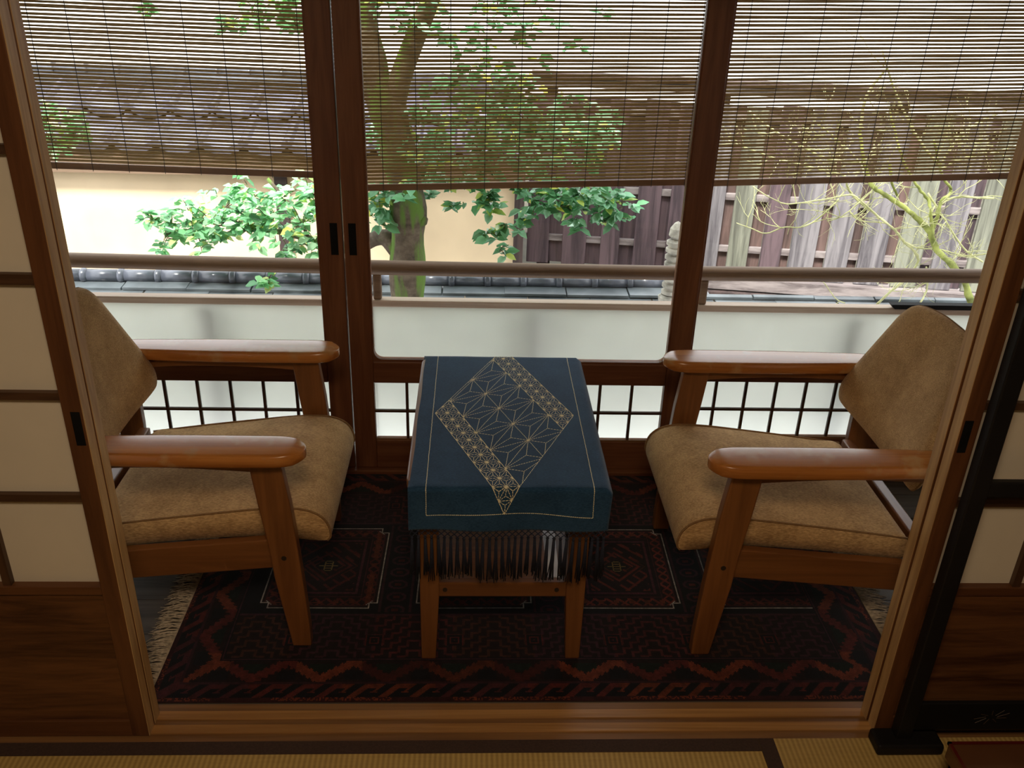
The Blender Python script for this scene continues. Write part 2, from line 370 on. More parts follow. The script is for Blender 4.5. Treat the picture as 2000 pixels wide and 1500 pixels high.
# ---------------------------------------------------------------- glazed veranda doors
def window(name, x0, x1, yf, label, pull, n=9):
    d = empty(name, ((x0 + x1) / 2, yf + .015, .012), label, 'glazed sliding door', kind='structure')
    y0, y1 = yf, yf + .03; sw = .07
    B(x0, x0 + sw, y0, y1, .012, 1.80).build('stile', WD['Z'], d, bevel=.003)
    B(x1 - sw, x1, y0, y1, .012, 1.80).build('stile', WD['Z'], d, bevel=.003)
    a, b = x0 + sw, x1 - sw
    B(a, b, y0, y1, .012, .117).build('bottom_rail', WD['X'], d, bevel=.003)
    B(a, b, y0, y1, .325, .40).build('middle_rail', WD['X'], d, bevel=.003)
    B(a, b, y0, y1, 1.74, 1.80).build('top_rail', WD['X'], d, bevel=.003)
    # rounded glazing bead round the upper light
    g = MB(); r = .03; ob = []; ib = []
    A0, A1, Z0, Z1 = a, b, .40, 1.74
    def rr(x0, x1, z0, z1, r):
        o = []
        for cx, cz, s in ((x1 - r, z0 + r, -90), (x1 - r, z1 - r, 0), (x0 + r, z1 - r, 90), (x0 + r, z0 + r, 180)):
            for k in range(7): t = math.radians(s + 15 * k); o.append((cx + r * math.cos(t), cz + r * math.sin(t)))
        return o
    O = rr(A0, A1, Z0, Z1, .0008); I = rr(A0 + .004, A1 - .004, Z0 + .006, Z1 - .006, .028)
    g.rings([[(x, y0 + .004, z) for x, z in O], [(x, y0 + .004, z) for x, z in I], [(x, y1 - .004, z) for x, z in I], [(x, y1 - .004, z) for x, z in O]], closed=True)
    g.build('glazing_bead', WD['X'], d)
    B(a, b, y0 + .013, y0 + .017, .40, 1.74).build('glass_pane', GLASS, d)
    B(a, b, y0 + .013, y0 + .017, .117, .325).build('glass_pane', GLASS, d)
    step = (b - a) / n
    for i in range(1, n):
        c = a + i * step; B(c - .0045, c + .0045, y0 + .004, y0 + .013, .117, .325).build('lattice_bar', WK['Z'], d)
    B(a, b, y0 + .003, y0 + .0125, .218, .226).build('lattice_bar', WK['X'], d)
    B(a, b, y0 + .002, y0 + .013, .117, .122).build('sill_bead', W_sill, d)
    for px in pull:
        B(px - .011, px + .011, y0 - .0015, y0 + .003, .748, .845).build('finger_pull', BLACK, d, bevel=.001)
    return d
window('window_1', -1.46, -.3875, 2.567, 'glazed sliding door at the left with a lattice foot, behind the left armchair', [-.412])
window('window_2', -.3838, .689, 2.567, 'glazed sliding door in the middle with a lattice foot, behind the table', [-.358])
window('window_3', .63, 1.77, 2.603, 'glazed sliding door at the right with a lattice foot, behind the right armchair', [], 10)
window('window_4', -2.5, -1.42, 2.603, 'glazed sliding door farthest left, hidden by the paper door', [])
window('window_5', 1.73, 2.8, 2.567, 'glazed sliding door farthest right, hidden by the paper door', [])

# ================================================================== RUG
def rug():
    t = empty('rug', (.17, 2.05, -.006), 'dark red and black tribal wool rug with white outlined medallions on the veranda floor', 'rug')
    cs = .0035; x0, x1, y0, y1 = -.742, 1.076, 1.553, 2.561
    nx = int((x1 - x0) / cs); ny = int((y1 - y0) / cs)
    D = np.array((.006, .006, .010)); Mr = np.array((.052, .010, .012)); R = np.array((.15, .022, .018)); O = np.array((.25, .050, .020))
    Wh = np.array((.62, .55, .48)); G = np.array((.008, .018, .013)); P = np.array((.075, .02, .030)); Yl = np.array((.33, .22, .06)); DM = np.array((.018, .007, .009))
    I, J = np.meshgrid(np.arange(nx), np.arange(ny))
    c = np.zeros((ny, nx, 3)); c[:] = DM
    dx = np.minimum(I, nx - 1 - I); dy = np.minimum(J, ny - 1 - J); m = np.minimum(dx, dy)
    along = np.where(dy <= dx, I, J)
    rs = np.random.RandomState(3)
    def put(mask, col): c[mask] = col
    # fret field
    xm = I - nx // 2; ym = np.abs(J - ny // 2)
    per = 58; xf = np.abs(((xm + 29) % per) - 29)
    st = (ym + 6 * (xf // 6)) % 10
    f = (st < 2) | ((xf % 6 < 2) & (st < 7))
    put((m > 40), DM); put((m > 40) & f, P)
    put((m > 40) & f & (((xm // per) % 3) == 1), np.array((.12, .022, .022)))
    put((m > 40) & f & (((xm // per) % 3) == 2), np.array((.09, .028, .016)))
    # little square hooks inside the fret
    sq = (xf < 7) & (np.abs(ym - 86) < 6); rsq = np.maximum(xf, np.abs(ym - 86))
    put((m > 40) & sq, D); put((m > 40) & sq & (rsq % 3 == 0), R)
    # medallion row
    row = (ym < 58) & (m > 40); put(row, D)
    put((ym < 60) & (ym >= 58) & (m > 40), P)
    ctr = [-.4, .011, .418, .82]
    for q, cx in enumerate(ctr):
        ci = int((cx - x0) / cs); X = I - ci; A = np.abs(X)
        ins = (A <= 44) & (ym <= 51)
        put(ins, DM)
        kk = np.minimum(44 - A, 51 - ym)
        cut = (A > 38) & (ym > 45); put(ins & cut, D)
        kk = np.where(ins & cut, -1, kk)
        line = ins & ~cut & ((kk == 0) | ((A == 38) & (ym >= 45)) | ((ym == 45) & (A >= 38)) | ((A >= 36) & (ym >= 43) & ((A + ym) == 83)))
        tri = (((X + J) % 9) < 3) | (((X - J) % 9) < 2)
        R = np.array((.26, .040, .022)) if q == 2 else np.array((.15, .022, .018)); put(ins & (kk > 3) & (kk < 12) & tri, R); put(ins & (kk > 5) & (kk < 10) & ((along % 12) < 4), O * .7 if q != 1 else R)
        put(ins & ((kk == 3) | (kk == 13)), Mr * 1.6); put(ins & ((kk == 17) | (kk == 18)), np.array((.13, .028, .040)))
        inn = ins & (kk > 20)
        lat = (((X + J) % 12 < 3) & ((X - J) % 24 < 14)) | ((A + ym) % 17 < 3); put(inn & lat, R * .8); put(inn & ((A + ym) % 11 == 1) & (A > ym), O * .6)
        put(inn & ((A + ym) < 9), D); put(inn & ((A + ym) < 9) & (((A == 3) & (ym < 6)) | ((ym % 3 == 0) & (A < 4)) | ((ym == 0) & (A < 8))), Yl)
        put(line, Wh)
        # oval chain between medallions
        Z = I - (ci + 58); a2 = np.abs(Z); zone = (a2 < 13) & (ym < 56) & (m > 40)
        put(zone & ((a2 == 12) | (a2 == 11)), P * .8)
        ov = (Z / 8.0) ** 2 + ((((J - ny // 2) % 15) - 7) / 5.5) ** 2
        put(zone & (ov < 1), P); put(zone & (ov < .45), D); put(zone & (ov < .12), R * .6)
    # border lines
    put((m >= 38) & (m <= 40), D); put((m == 39), P)
    # serrated zigzag vine
    per = 46; u = (along + 6) % per; tri = np.abs(u - per // 2) / (per / 2.0)   # 0..1
    h = 19 + 17 * tri; b2 = (m > 17) & (m < 38); put(b2, DM)
    jag = ((along // 2) % 2) * 1.6
    zig = np.abs(m - (h + jag)) < 4.6
    dark = (m - h > 4) | (h - m > 4)
    put(b2 & dark & (np.abs(u - per // 2) < 9) & (m > 26) & (m < 35), G); put(b2 & dark & (np.abs(u - per // 2) > 16) & (m < 29) & (m > 19), D)
    zc = np.where(((along // per) % 2 == 0)[..., None], O, R); zc = np.where(((along // 137) % 3 == 1)[..., None], zc * .55, zc)
    c[b2 & zig] = zc[b2 & zig]
    # running hook band
    b3 = (m > 3) & (m <= 15); put(b3, D); per = 21; u = (along - m) % per
    hk = (u < 6) | ((m > 11) & (u < 13)) | ((u > 11) & (u < 14) & (m > 7)) | ((m == 8) & (u > 10) & (u < 16))
    hc = np.where(((along // 63) % 3 == 1)[..., None], R, np.where(((along // 63) % 3 == 2)[..., None], O * .8, Mr * 2))
    c[b3 & hk] = hc[b3 & hk]; put((m == 16) | (m == 17), P * .7)
    # edge
    e = (m <= 3); put(e, Mr); dots = e & (m > 0) & (rs.rand(ny, nx) > .55) & ((along // 40) % 3 != 1); put(dots, O * 1.1)
    c = c * (0.8 + .4 * rs.rand(ny, nx, 1))
    # mesh
    me = bpy.data.meshes.new('rug_pile')
    vx = np.linspace(x0, x1, nx + 1); vy = np.linspace(y0, y1, ny + 1)
    VX, VY = np.meshgrid(vx, vy)
    VZ = .0006 * np.sin(VX * 9) * np.sin(VY * 7 + 1)
    VX = VX + .003 * np.sin(VY * 6)
    V = np.stack([VX - .17, VY - 2.05, VZ + .0044], -1).reshape(-1, 3)
    q = (np.arange(ny)[:, None] * (nx + 1) + np.arange(nx)[None, :]).ravel()
    F = np.stack([q, q + 1, q + nx + 2, q + nx + 1], -1)
    me.vertices.add(len(V)); me.vertices.foreach_set('co', V.astype('f').ravel())
    me.loops.add(F.size); me.loops.foreach_set('vertex_index', F.astype('i').ravel())
    me.polygons.add(len(F)); me.polygons.foreach_set('loop_start', np.arange(0, F.size, 4, dtype='i'))
    me.update(calc_edges=True); me.validate()
    ca = me.color_attributes.new('pattern', 'FLOAT_COLOR', 'CORNER')
    cc = np.concatenate([c.reshape(-1, 3), np.ones((nx * ny, 1))], 1); ca.data.foreach_set('color', np.repeat(cc, 4, 0).astype('f').ravel())
    me.materials.append(RUGM)
    o = bpy.data.objects.new('rug_pile', me); COL.objects.link(o); o.parent = t
    B(x0 + .001, x1 - .001, y0 + .001, y1 - .001, -.006, -.003).build('rug_backing', HERI, t)
    for side, xb in ((-1, x0), (1, x1)):
        g = MB(); n = 420
        for i in range(n):
            yy = y0 + .004 + (y1 - y0 - .008) * i / n; L = rnd.uniform(.045, .075) * (1 if side < 0 else 1.1); dy2 = rnd.uniform(-.02, .012)
            z = -.004 + rnd.uniform(0, .005)
            g.tube([(xb, yy, -.001), (xb + side * L * .4, yy + dy2 * .5, z + .003), (xb + side * L * .8, yy + dy2, z - .001), (xb + side * L, yy + dy2 * 1.3 + rnd.uniform(-.008, .008), -.0045)], [.0015, .0014, .0012, .0008], 4)
        g.build('fringe', FRINGE, t, smooth=True)
rug()

# ================================================================== CHAIRS (local: +x = forward, nose of arm at x=0)
def arm_mesh():
    g = LMB(); L = -.625
    prof = []      # (x, half width)
    for k in range(9):
        a = math.pi / 2 * k / 8; prof.append((-.062 + .062 * math.cos(math.pi / 2 - a) , .049 * math.cos(math.pi / 2 - (math.pi / 2 - a)) if False else .049 * math.sin(math.pi / 2 - a) ** .8 if k < 8 else 0.004))
    prof = [(-.075 + .075 * math.sin(math.radians(t)), max(.004, .050 * math.cos(math.radians(t)) ** .8)) for t in (90, 82, 70, 56, 42, 28, 14, 0)]
    prof += [(-.2, .051), (-.33, .050), (-.45, .045), (-.55, .040), (-.605, .036), (-.62, .028)]
    rings = []
    for x, hw in prof:
        ring = []
        th = .0165
        if x > -.02: th = .0165 * max(.45, (hw / .05)) ** .5
        zc = .5585
        for k in range(16):
            a = 2 * math.pi * k / 16; cx, sx = math.cos(a), math.sin(a)
            e = .30
            ring.append((x, hw * math.copysign(abs(cx) ** e, cx), zc + th * math.copysign(abs(sx) ** e, sx) - (.004 if sx < 0 else 0) * 0))
        rings.append(ring)
    return g, rings
def make_chair(name, loc, rz, label):
    t = empty(name, loc, label, 'armchair', 'facing armchairs on the rug'); t.rotation_euler.z = rz
    # seat cushion
    prof = [(-.530, .322), (-.45, .334), (-.35, .348), (-.24, .362), (-.14, .374), (-.07, .378), (-.025, .374), (.005, .362), (.024, .343), (.033, .320), (.034, .298),
            (.026, .286), (-.03, .290), (-.10, .300), (-.25, .292), (-.40, .277), (-.53, .262)]
    P = [(x, z) for x, z in prof]
    ys = [-.232, -.230, -.215, -.16, -.08, 0, .08, .16, .215, .230, .232]; sc_ = [.975, .995, 1, 1, 1, 1, 1, 1, 1, .995, .975]
    cx, cz = -.25, .325; g = LMB(); rings = []
    for y, s_ in zip(ys, sc_):
        ring = []
        for i, (x, z) in enumerate(P):
            crown = .013 * (1 - (y / .232) ** 2) * (math.sin(math.pi * min(1, max(0, (x + .53) / .55))) ** .5 if i < 10 else 0)
            wr = .0018 * math.sin(x * 95 + y * 9) * math.exp(-((x + .14) / .07) ** 2) * (1 if i < 9 else 0)
            ring.append((cx + (x - cx) * s_, y, cz + (z - cz) * s_ + crown + wr))
        rings.append(ring)
    # refine profile
    def refine(r, n=3):
        o = []; k = len(r)
        for i in range(k):
            a, b, c_, d = [Vector(r[(i + j) % k]) for j in (-1, 0, 1, 2)]
            for q in range(n):
                u = q / n; o.append(.5 * ((2 * b) + (c_ - a) * u + (2 * a - 5 * b + 4 * c_ - d) * u * u + (3 * b - a - 3 * c_ + d) * u ** 3))
        return o
    rings = [refine(r) for r in rings]
    g.rings(rings); seat = g.build('seat_cushion', FAB, t, smooth=True)
    for sy in (-1, 1):
        e = LMB(); line = [Vector((x, sy * .2305, z + .0005)) for x, z in prof[:12]]
        e.tube(bez(line, 4), .0028, 6); e.build('piping', FABP, seat, smooth=True)
    # backrest cushion
    pts = []
    raw = [(-.205, .0), (-.238, .012), (-.252, .048), (-.243, .10), (-.222, .18), (-.200, .26), (-.184, .31), (-.155, .345), (-.07, .360), (0, .362)]
    half = raw; outl = half + [(-y, s_) for y, s_ in half[::-1][1:]]
    outl = outl + [(.10, -.006), (0, -.008), (-.10, -.006)]
    base = Vector((-.500, 0, .458)); tilt = Vector((-.30, 0, .954)).normalized(); nrm = Vector((.954, 0, .30)).normalized()
    c0y, c0s = 0, .178
    def pt(y, s_, d):
        curve = -.035 * (1 - (y / .25) ** 2)
        return base + tilt * s_ + nrm * (d + curve) + Vector((0, y, 0))
    g = LMB(); O = refine([(y, s_, 0) for y, s_ in outl], 3); rings = []
    for scale, d in ((.0, .030), (.35, .030), (.65, .028), (.86, .024), (.955, .016), (.99, .006), (1.0, 0), (.985, -.012), (.93, -.018), (.6, -.02), (.0, -.02)):
        s2 = max(scale, .02); rings.append([pt(c0y + (p[0] - c0y) * s2, c0s + (p[1] - c0s) * s2, d) for p in O])
    g.rings(rings); bk = g.build('back_cushion', FAB, t, smooth=True)
    e = LMB(); e.tube([pt(p[0], p[1], -.003) for p in O] + [pt(O[0][0], O[0][1], -.003)], .0026, 6); e.build('piping', FABP, bk, smooth=True)
    # frame
    for sy in (-1, 1):
        yc = sy * .268
        fl_ = [(-.130, .54), (-.118, .42), (-.1035, .30), (-.098, .215), (-.084, .108), (-.070, .0), (-.024, .0), (-.024, .06), (-.026, .108), (-.031, .215), (-.036, .30), (-.044, .42), (-.058, .54)]
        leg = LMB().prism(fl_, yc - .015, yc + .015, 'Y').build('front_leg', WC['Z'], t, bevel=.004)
        for q_ in (-1, 1):
            bo = LMB(); bo.tube([(-.070, yc + q_ * .0135, .272), (-.070, yc + q_ * .0162, .272)], .0062, 14); bo.build('bolt', BOLT, leg)
        rl = [(-.565, .55), (-.565, .33), (-.575, .15), (-.60, 0), (-.635, 0), (-.628, .15), (-.635, .33), (-.64, .48), (-.650, .60), (-.625, .61), (-.60, .57)]
        LMB().prism(rl, yc - sy * .004 - .014, yc - sy * .004 + .014, 'Y').build('rear_leg', WC['Z'], t, bevel=.004)
        LMB().prism([(-.10, .308), (-.10, .226), (-.58, .180), (-.58, .262)], sy * .248 - .012, sy * .248 + .012, 'Y').build('side_rail', WC['X'], t, bevel=.003)
        ap = [(-.125, .538), (-.125, .508)] + [(-.125 - .44 * k / 8, .508 + .010 * math.sin(math.pi * k / 8)) for k in range(1, 8)] + [(-.57, .505), (-.57, .538)]
        LMB().prism(ap, yc - .011, yc + .011, 'Y').build('arm_apron', WC['X'], t, bevel=.002)
        g, rings = arm_mesh()
        rings = [[(x, y + sy * .272, z) for x, y, z in r] for r in rings]
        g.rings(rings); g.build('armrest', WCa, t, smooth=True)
    LMB().box(-.575, -.545, -.25, .25, .245, .325).build('rear_rail', WC['Y'], t, bevel=.004)
    LMB().box(-.105, -.08, -.25, .25, .225, .288).build('front_rail', WC['Y'], t, bevel=.003)
    LMB().prism([(-.638, .54), (-.616, .54), (-.628, .60), (-.650, .60)], -.262, .262, 'Y').build('back_rail', WC['Y'], t, bevel=.003)
    return t
make_chair('armchair', (-.372, 2.018, 0), 0, 'tan upholstered wooden armchair on the left side of the table, facing right')
make_chair('armchair', (.533, 1.985, 0), math.pi, 'tan upholstered wooden armchair on the right side of the table, facing left')

# ================================================================== TABLE
tb = empty('side_table', (.073, 2.01, 0), 'small reddish wooden table with shelf, draped with an indigo runner between the armchairs', 'table')
TX0, TX1, TY0, TY1 = -.1455, .296, 1.680, 2.350
g = MB(); o = []
for cx, cy, s0 in ((TX1 - .03, TY0 + .03, -90), (TX1 - .03, TY1 - .03, 0), (TX0 + .03, TY1 - .03, 90), (TX0 + .03, TY0 + .03, 180)):
    for k in range(7): a = math.radians(s0 + 15 * k); o.append((cx + .03 * math.cos(a), cy + .03 * math.sin(a)))
g.prism(o, .494, .517, 'Z').build('tabletop', W_table['Y'], tb, bevel=.004)
for sx in (0, 1):
    for sy in (0, 1):
        xo = TX0 + .026 if sx == 0 else TX1 - .022; d = 1 if sx == 0 else -1
        ya = 1.688 if sy == 0 else 2.305
        g = MB(); n0 = [(xo, ya), (xo + d * .046, ya), (xo + d * .046, ya + .036), (xo, ya + .036)]
        n1 = [(xo - d * .0 + d * .001, ya + .002), (xo + d * .036, ya + .002), (xo + d * .036, ya + .032), (xo + d * .001, ya + .032)]
        g.rings([[(x, y, 0) for x, y in n1], [(x, y, .2) for x, y in n0], [(x, y, .494) for x, y in n0]]).build('leg', W_table['Z'], tb, bevel=.003)
for yy in (1.694, 2.315):
    st = B(-.08, .230, yy, yy + .02, .192, .234).build('stretcher', W_table['X'], tb, bevel=.002)
    if yy < 2:
        for bx_ in (-.060, .206): MB().tube([(bx_, 1.6955, .213), (bx_, 1.692, .213)], .0055, 12).build('bolt', BOLT, st)
for xx in (-.122, .252): B(xx, xx + .02, 1.724, 2.305, .192, .232).build('stretcher', W_table['Y'], tb, bevel=.002)
B(-.125, .272, 1.69, 1.71, .43, .492).build('apron', W_table['X'], tb); B(-.125, .272, 2.33, 2.345, .43, .492).build('apron', W_table['X'], tb)
B(-.102, .186, 1.7145, 1.93, .218, .230).build('shelf_board', W_table['X'], tb, bevel=.002)
B(-.102, .252, 1.7145, 2.315, .196, .212).build('shelf_board', W_table['X'], tb, bevel=.002)
tag(MB().prism([(-.03, 1.75), (.216, 1.74), (.222, 2.08), (-.025, 2.09)], .2122, .2137, 'Z').build('paper_sheet', WHITEP), 'white sheet of paper lying on the shelf under the draped table', 'paper')

# ------------------------------------------------------------------ runner
CU0, CU1 = -.140, .314; TOPZ = .5185; YF = 1.671; YB = 2.357; RR = .010
def runner(u, t, lift=0):
    """u = x across, t = distance coordinate: t>YF on the top, t<YF hangs at the front, t>YB hangs behind"""
    w_ = .0006 * math.sin(u * 40) * math.sin(t * 23)
    if YF <= t <= YB:
        z = TOPZ + w_ * .6; y = t; nv = Vector((0, 0, 1))
        if u > .300: z -= (u - .300) * .9
        if u < -.13: z -= (-.13 - u) * .25
        return Vector((u, y, z)) + nv * lift
    side = -1 if t < YF else 1; d = YF - t if side < 0 else t - YB
    arc = RR * math.pi / 2
    if d < arc:
        a = d / RR; y = (YF if side < 0 else YB) + side * RR * math.sin(a); z = TOPZ - RR * (1 - math.cos(a)); nv = Vector((0, side * math.sin(a), math.cos(a)))
    else:
        y = (YF if side < 0 else YB) + side * RR; z = TOPZ - RR - (d - arc); nv = Vector((0, side, 0))
        k = min(1, (d - arc) / .06)
        y += side * k * (.004 * math.sin(u * 28 + 1) + .004)
    uu = u
    if u > .300:
        z -= (u - .300) * .9 * (max(0, 1 - d / .05)); 
    if side < 0 and u > .27: uu = u - (d > .05) * 0 - .10 * (u - .27) * min(1, d / .1)
    return Vector((uu, y, z)) + nv * lift
rn = empty('table_runner', (.085, 2.01, .52), 'indigo cotton runner stitched with a cream star lattice diamond, draped over the small table', 'table runner')
g = MB(); us = [CU0 + (CU1 - CU0) * i / 60 for i in range(61)]
tl = sorted(set([YF - .115 + .115 * i / 26 for i in range(27)] + [YF + (YB - YF) * i / 60 for i in range(61)] + [YB + .13 * i / 14 for i in range(15)]))
for t_ in tl:
    for u in us: g.v.append(tuple(runner(u, t_ - (.006 * math.sin((u - CU0) / (CU1 - CU0) * math.pi) * 0 if t_ < YF else 0))))
nu = len(us)
for a in range(len(tl) - 1):
    for i in range(nu - 1): q = a * nu + i; g.f.append((q, q + 1, q + nu + 1, q + nu))
clo = g.build('cloth', INDIGO, rn, smooth=True)
sm = clo.modifiers.new('thickness', 'SOLIDIFY'); sm.thickness = .0012; sm.offset = -1
st = MB()
def stitch(p, q, dash=.0048, gap=.0016, w_=.0010):
    d = math.dist(p, q)
    if d < .002: return
    n = max(1, int(d / (dash + gap))); ux, uy = (q[0] - p[0]) / d, (q[1] - p[1]) / d; stp = d / n
    for i in range(n):
        a = i * stp + gap * .5; b = (i + 1) * stp - gap * .5; j = rnd.uniform(-.0003, .0003)
        m_ = []
        for s_, h in ((a, .0001), ((a + b) / 2, .0009), (b, .0001)):
            x, y = p[0] + ux * s_, p[1] + uy * s_
            c_ = [runner(x + uy * w_ + j, y - ux * w_, -.0001), runner(x + j, y, h), runner(x - uy * w_ + j, y + ux * w_, -.0001)]
            m_.append(c_)
        st.rings(m_)
Lv = (-.094, 2.010); Rv = (.272, 2.014); Tv = (.090, 2.415); Bv = (.074, 1.600)
def ab(a, b):
    return (Lv[0] + a * (Tv[0] - Lv[0]) + b * (Bv[0] - Lv[0]), Lv[1] + a * (Tv[1] - Lv[1]) + b * (Bv[1] - Lv[1]))
def seg(a0, b0, a1, b1, A=(0, 1)):
    # clip to rectangle a in A, b in [0,1]
    t0, t1 = 0, 1; da, db = a1 - a0, b1 - b0
    for p_, d_, lo, hi in ((a0, da, A[0], A[1]), (b0, db, 0, 1)):
        if abs(d_) < 1e-9:
            if p_ < lo - 1e-6 or p_ > hi + 1e-6: return
        else:
            u0, u1 = (lo - p_) / d_, (hi - p_) / d_
            if u0 > u1: u0, u1 = u1, u0
            t0, t1 = max(t0, u0), min(t1, u1)
    if t1 - t0 < 1e-3: return
    stitch(ab(a0 + da * t0, b0 + db * t0), ab(a0 + da * t1, b0 + db * t1))
def asanoha(a0, sa, na, b0, sb, nb, A):
    for i in range(-1, na + 1):
        for j in range(-1, nb + 1):
            p00 = (a0 + i * sa, b0 + j * sb); p10 = (p00[0] + sa, p00[1]); p01 = (p00[0], p00[1] + sb); p11 = (p10[0], p01[1])
            seg(*p00, *p10, A); seg(*p00, *p01, A); seg(*p00, *p11, A)
            for tri in ((p00, p10, p11), (p00, p01, p11)):
                c_ = (sum(p[0] for p in tri) / 3, sum(p[1] for p in tri) / 3)
                for p in tri: seg(*p, *c_, A)
asanoha(.18, .32, 2, .02, .2, 5, (.18, .82))
asanoha(0, .09, 2, 0, .0833, 12, (0, .18)); asanoha(.82, .09, 2, 0, .0833, 12, (.82, 1))
for p, q in (((0, 0), (1, 0)), ((0, 0), (0, 1)), ((1, 0), (1, 1)), ((0, 1), (1, 1)), ((.18, 0), (.18, 1)), ((.82, 0), (.82, 1))):
    stitch(ab(*p), ab(*q))
for x in (-.100, .272):
    for k in range(24): a = 1.594 + (YB - 1.594) * k / 24; b = 1.594 + (YB - 1.594) * (k + 1) / 24; stitch((x, a), (x, b), .004, .0006, .0010)
hp = [(-.100 + .372 * k / 16, 1.594 + .008 * math.sin(math.pi * k / 16)) for k in range(17)]
for a, b in zip(hp, hp[1:]): stitch(a, b, .004, .0006, .0010)
st.build('embroidery', THREAD, clo)
# knotted fringe
g = MB(); tb0 = YF - .115; n = 62
for lvl in range(3):
    for i in range(n):
        u = CU0 + .004 + (CU1 - CU0 - .010) * i / (n - 1); v = CU0 + .004 + (CU1 - CU0 - .010) * (i + (1 if (i + lvl) % 2 == 0 else -1)) / (n - 1)
        v = min(max(v, CU0 + .002), CU1 - .003)
        p = runner(u, tb0); q = runner(v, tb0)
        z0 = p.z + .002 - lvl * .0075; g.tube([(p.x, p.y, z0), ((p.x + q.x) / 2, p.y - .001, z0 - .004), (q.x, q.y, z0 - .0075)], .00105, 5)
for i in range(0, n, 2):
    u = CU0 + .004 + (CU1 - CU0 - .010) * (i + .5) / (n - 1); p = runner(u, tb0); z0 = p.z - .020; sway = rnd.uniform(-.004, .004)
    g.tube([(p.x, p.y, z0 + .002), (p.x, p.y, z0 - .004)], .0030, 6)
    L = rnd.uniform(.10, .122)
    for k in range(9):
        a = 2 * math.pi * k / 9; r = .0026; e = rnd.uniform(.6, 2.2)
        g.tube([(p.x + r * .5 * math.cos(a), p.y + r * .5 * math.sin(a), z0), (p.x + sway * .5 + r * math.cos(a) * 1.2, p.y + r * math.sin(a), z0 - L * .5), (p.x + sway + r * e * math.cos(a) * 1.6, p.y + r * e * math.sin(a), z0 - L * rnd.uniform(.9, 1.05))], [.0015, .0016, .0010], 4)
g.build('knotted_fringe', INDIGO2, rn, smooth=True)

# ================================================================== BLACK RACK and low table at the right
rk = empty('clothes_rack', (1.2, 1.42, 0), 'black lacquered standing rack in front of the right paper door', 'rack')
B(.952, .988, 1.408, 1.436, .028, 1.55).build('post', LACQ, rk, bevel=.003); B(1.81, 1.846, 1.408, 1.436, .028, 1.55).build('post', LACQ, rk, bevel=.003)
B(.905, 1.055, 1.385, 1.441, 0.0015, .030).build('foot', LACQ, rk, bevel=.006); B(1.76, 1.90, 1.385, 1.441, 0.0015, .030).build('foot', LACQ, rk, bevel=.006)
B(.988, 1.81, 1.415, 1.430, .665, .700).build('crossbar', LACQ, rk, bevel=.003); B(.94, 1.86, 1.412, 1.432, 1.5, 1.54).build('crossbar', LACQ, rk, bevel=.003)
pb = B(.988, 1.81, 1.417, 1.428, .045, .125).build('lower_board', LACQ, rk, bevel=.002)
for cx in (1.16, 1.40, 1.64):
    g = MB()
    for k in range(9):
        a = 2 * math.pi * k / 9 + .2; r0, r1 = .010, .030
        g.tube([(cx + r0 * math.cos(a) * 1.3, 1.4165, .085 + r0 * math.sin(a) * .6), (cx + r1 * math.cos(a) * 1.3, 1.4163, .085 + r1 * math.sin(a + .4) * .7)], .0008, 4)
    g.build('painted_flower', LACQ_D, pb)
lt = empty('low_table', (1.3, .95, 0), 'low brown lacquered table with a red rim at the bottom right corner', 'low table')
B(.985, 1.75, .55, 1.288, .110, .150).build('tabletop', BROWNL, lt, bevel=.002)
g = MB(); g.box(.983, .990, .55, 1.290, .146, .1525).box(.983, 1.75, 1.284, 1.290, .146, .1525).build('rim', RED, lt)
B(.995, 1.74, .56, 1.28, .03, .110).build('apron', BROWNL, lt)
for x in (.995, 1.70):
    for y_ in (.56, 1.24): B(x, x + .04, y_, y_ + .04, .0016, .11).build('leg', BROWNL, lt)

# ================================================================== CEILING LAMP of the room
lp = empty('ceiling_lamp', (-.02, 0, 2.3), 'square paper ceiling lamp above and behind the camera', 'lamp')
B(-.27, .23, -.25, -.23, 2.2, 2.3).build('frame', WK['X'], lp); B(-.27, .23, .23, .25, 2.2, 2.3).build('frame', WK['X'], lp)
B(-.27, -.25, -.23, .23, 2.2, 2.3).build('frame', WK['X'], lp); B(.21, .23, -.23, .23, 2.2, 2.3).build('frame', WK['X'], lp)
B(-.25, .21, -.23, .23, 2.215, 2.22).build('diffuser', PAPER, lp)

# ================================================================== BALCONY RAILING
br = empty('balcony_railing', (.1, 2.86, -.5), 'wooden balcony railing with round handrail and frosted panels outside the windows', 'railing')
def polyX(pts, r, name, mat, seg=16): return MB().tube(bez(pts, 6), r, seg).build(name, mat, br, smooth=True)
polyX([(-2.6, 2.85, .625), (-1.5, 2.85, .622), (-.75, 2.85, .616), (0, 2.85, .612), (.8, 2.85, .612), (1.6, 2.85, .618), (2.9, 2.85, .625)], .0245, 'handrail', W_rail)
MB().prism([(2.835, .478), (2.875, .478), (2.875, .502), (2.835, .502)], -2.6, 2.9, 'X').build('cap_board', W_cap, br, bevel=.003)
for x0, x1 in ((-2.6, -1.42), (-1.38, -.34), (-.30, .73), (.77, 1.80), (1.84, 2.9)):
    B(x0 - .04, x1, 2.853, 2.857, -.10, .478).build('frosted_panel', FROST, br)
for c in (-1.98, -.905, .212, 1.333, 2.4):
    B(c - .032, c + .032, 2.892, 2.945, -.55, .470).build('post', W_dark, br)
for c in (-1.43, -.323, .78, 1.9): B(c - .014, c + .014, 2.838, 2.866, .502, .592).build('bracket', W_rail, br, bevel=.006)
B(-2.6, 2.9, 2.84, 2.88, -.16, -.10).build('bottom_rail', W_rail, br)
tr = empty('flat_tray', (1.58, 2.80, .503), 'flat black metal tray resting on the railing cap behind the right armchair', 'tray')
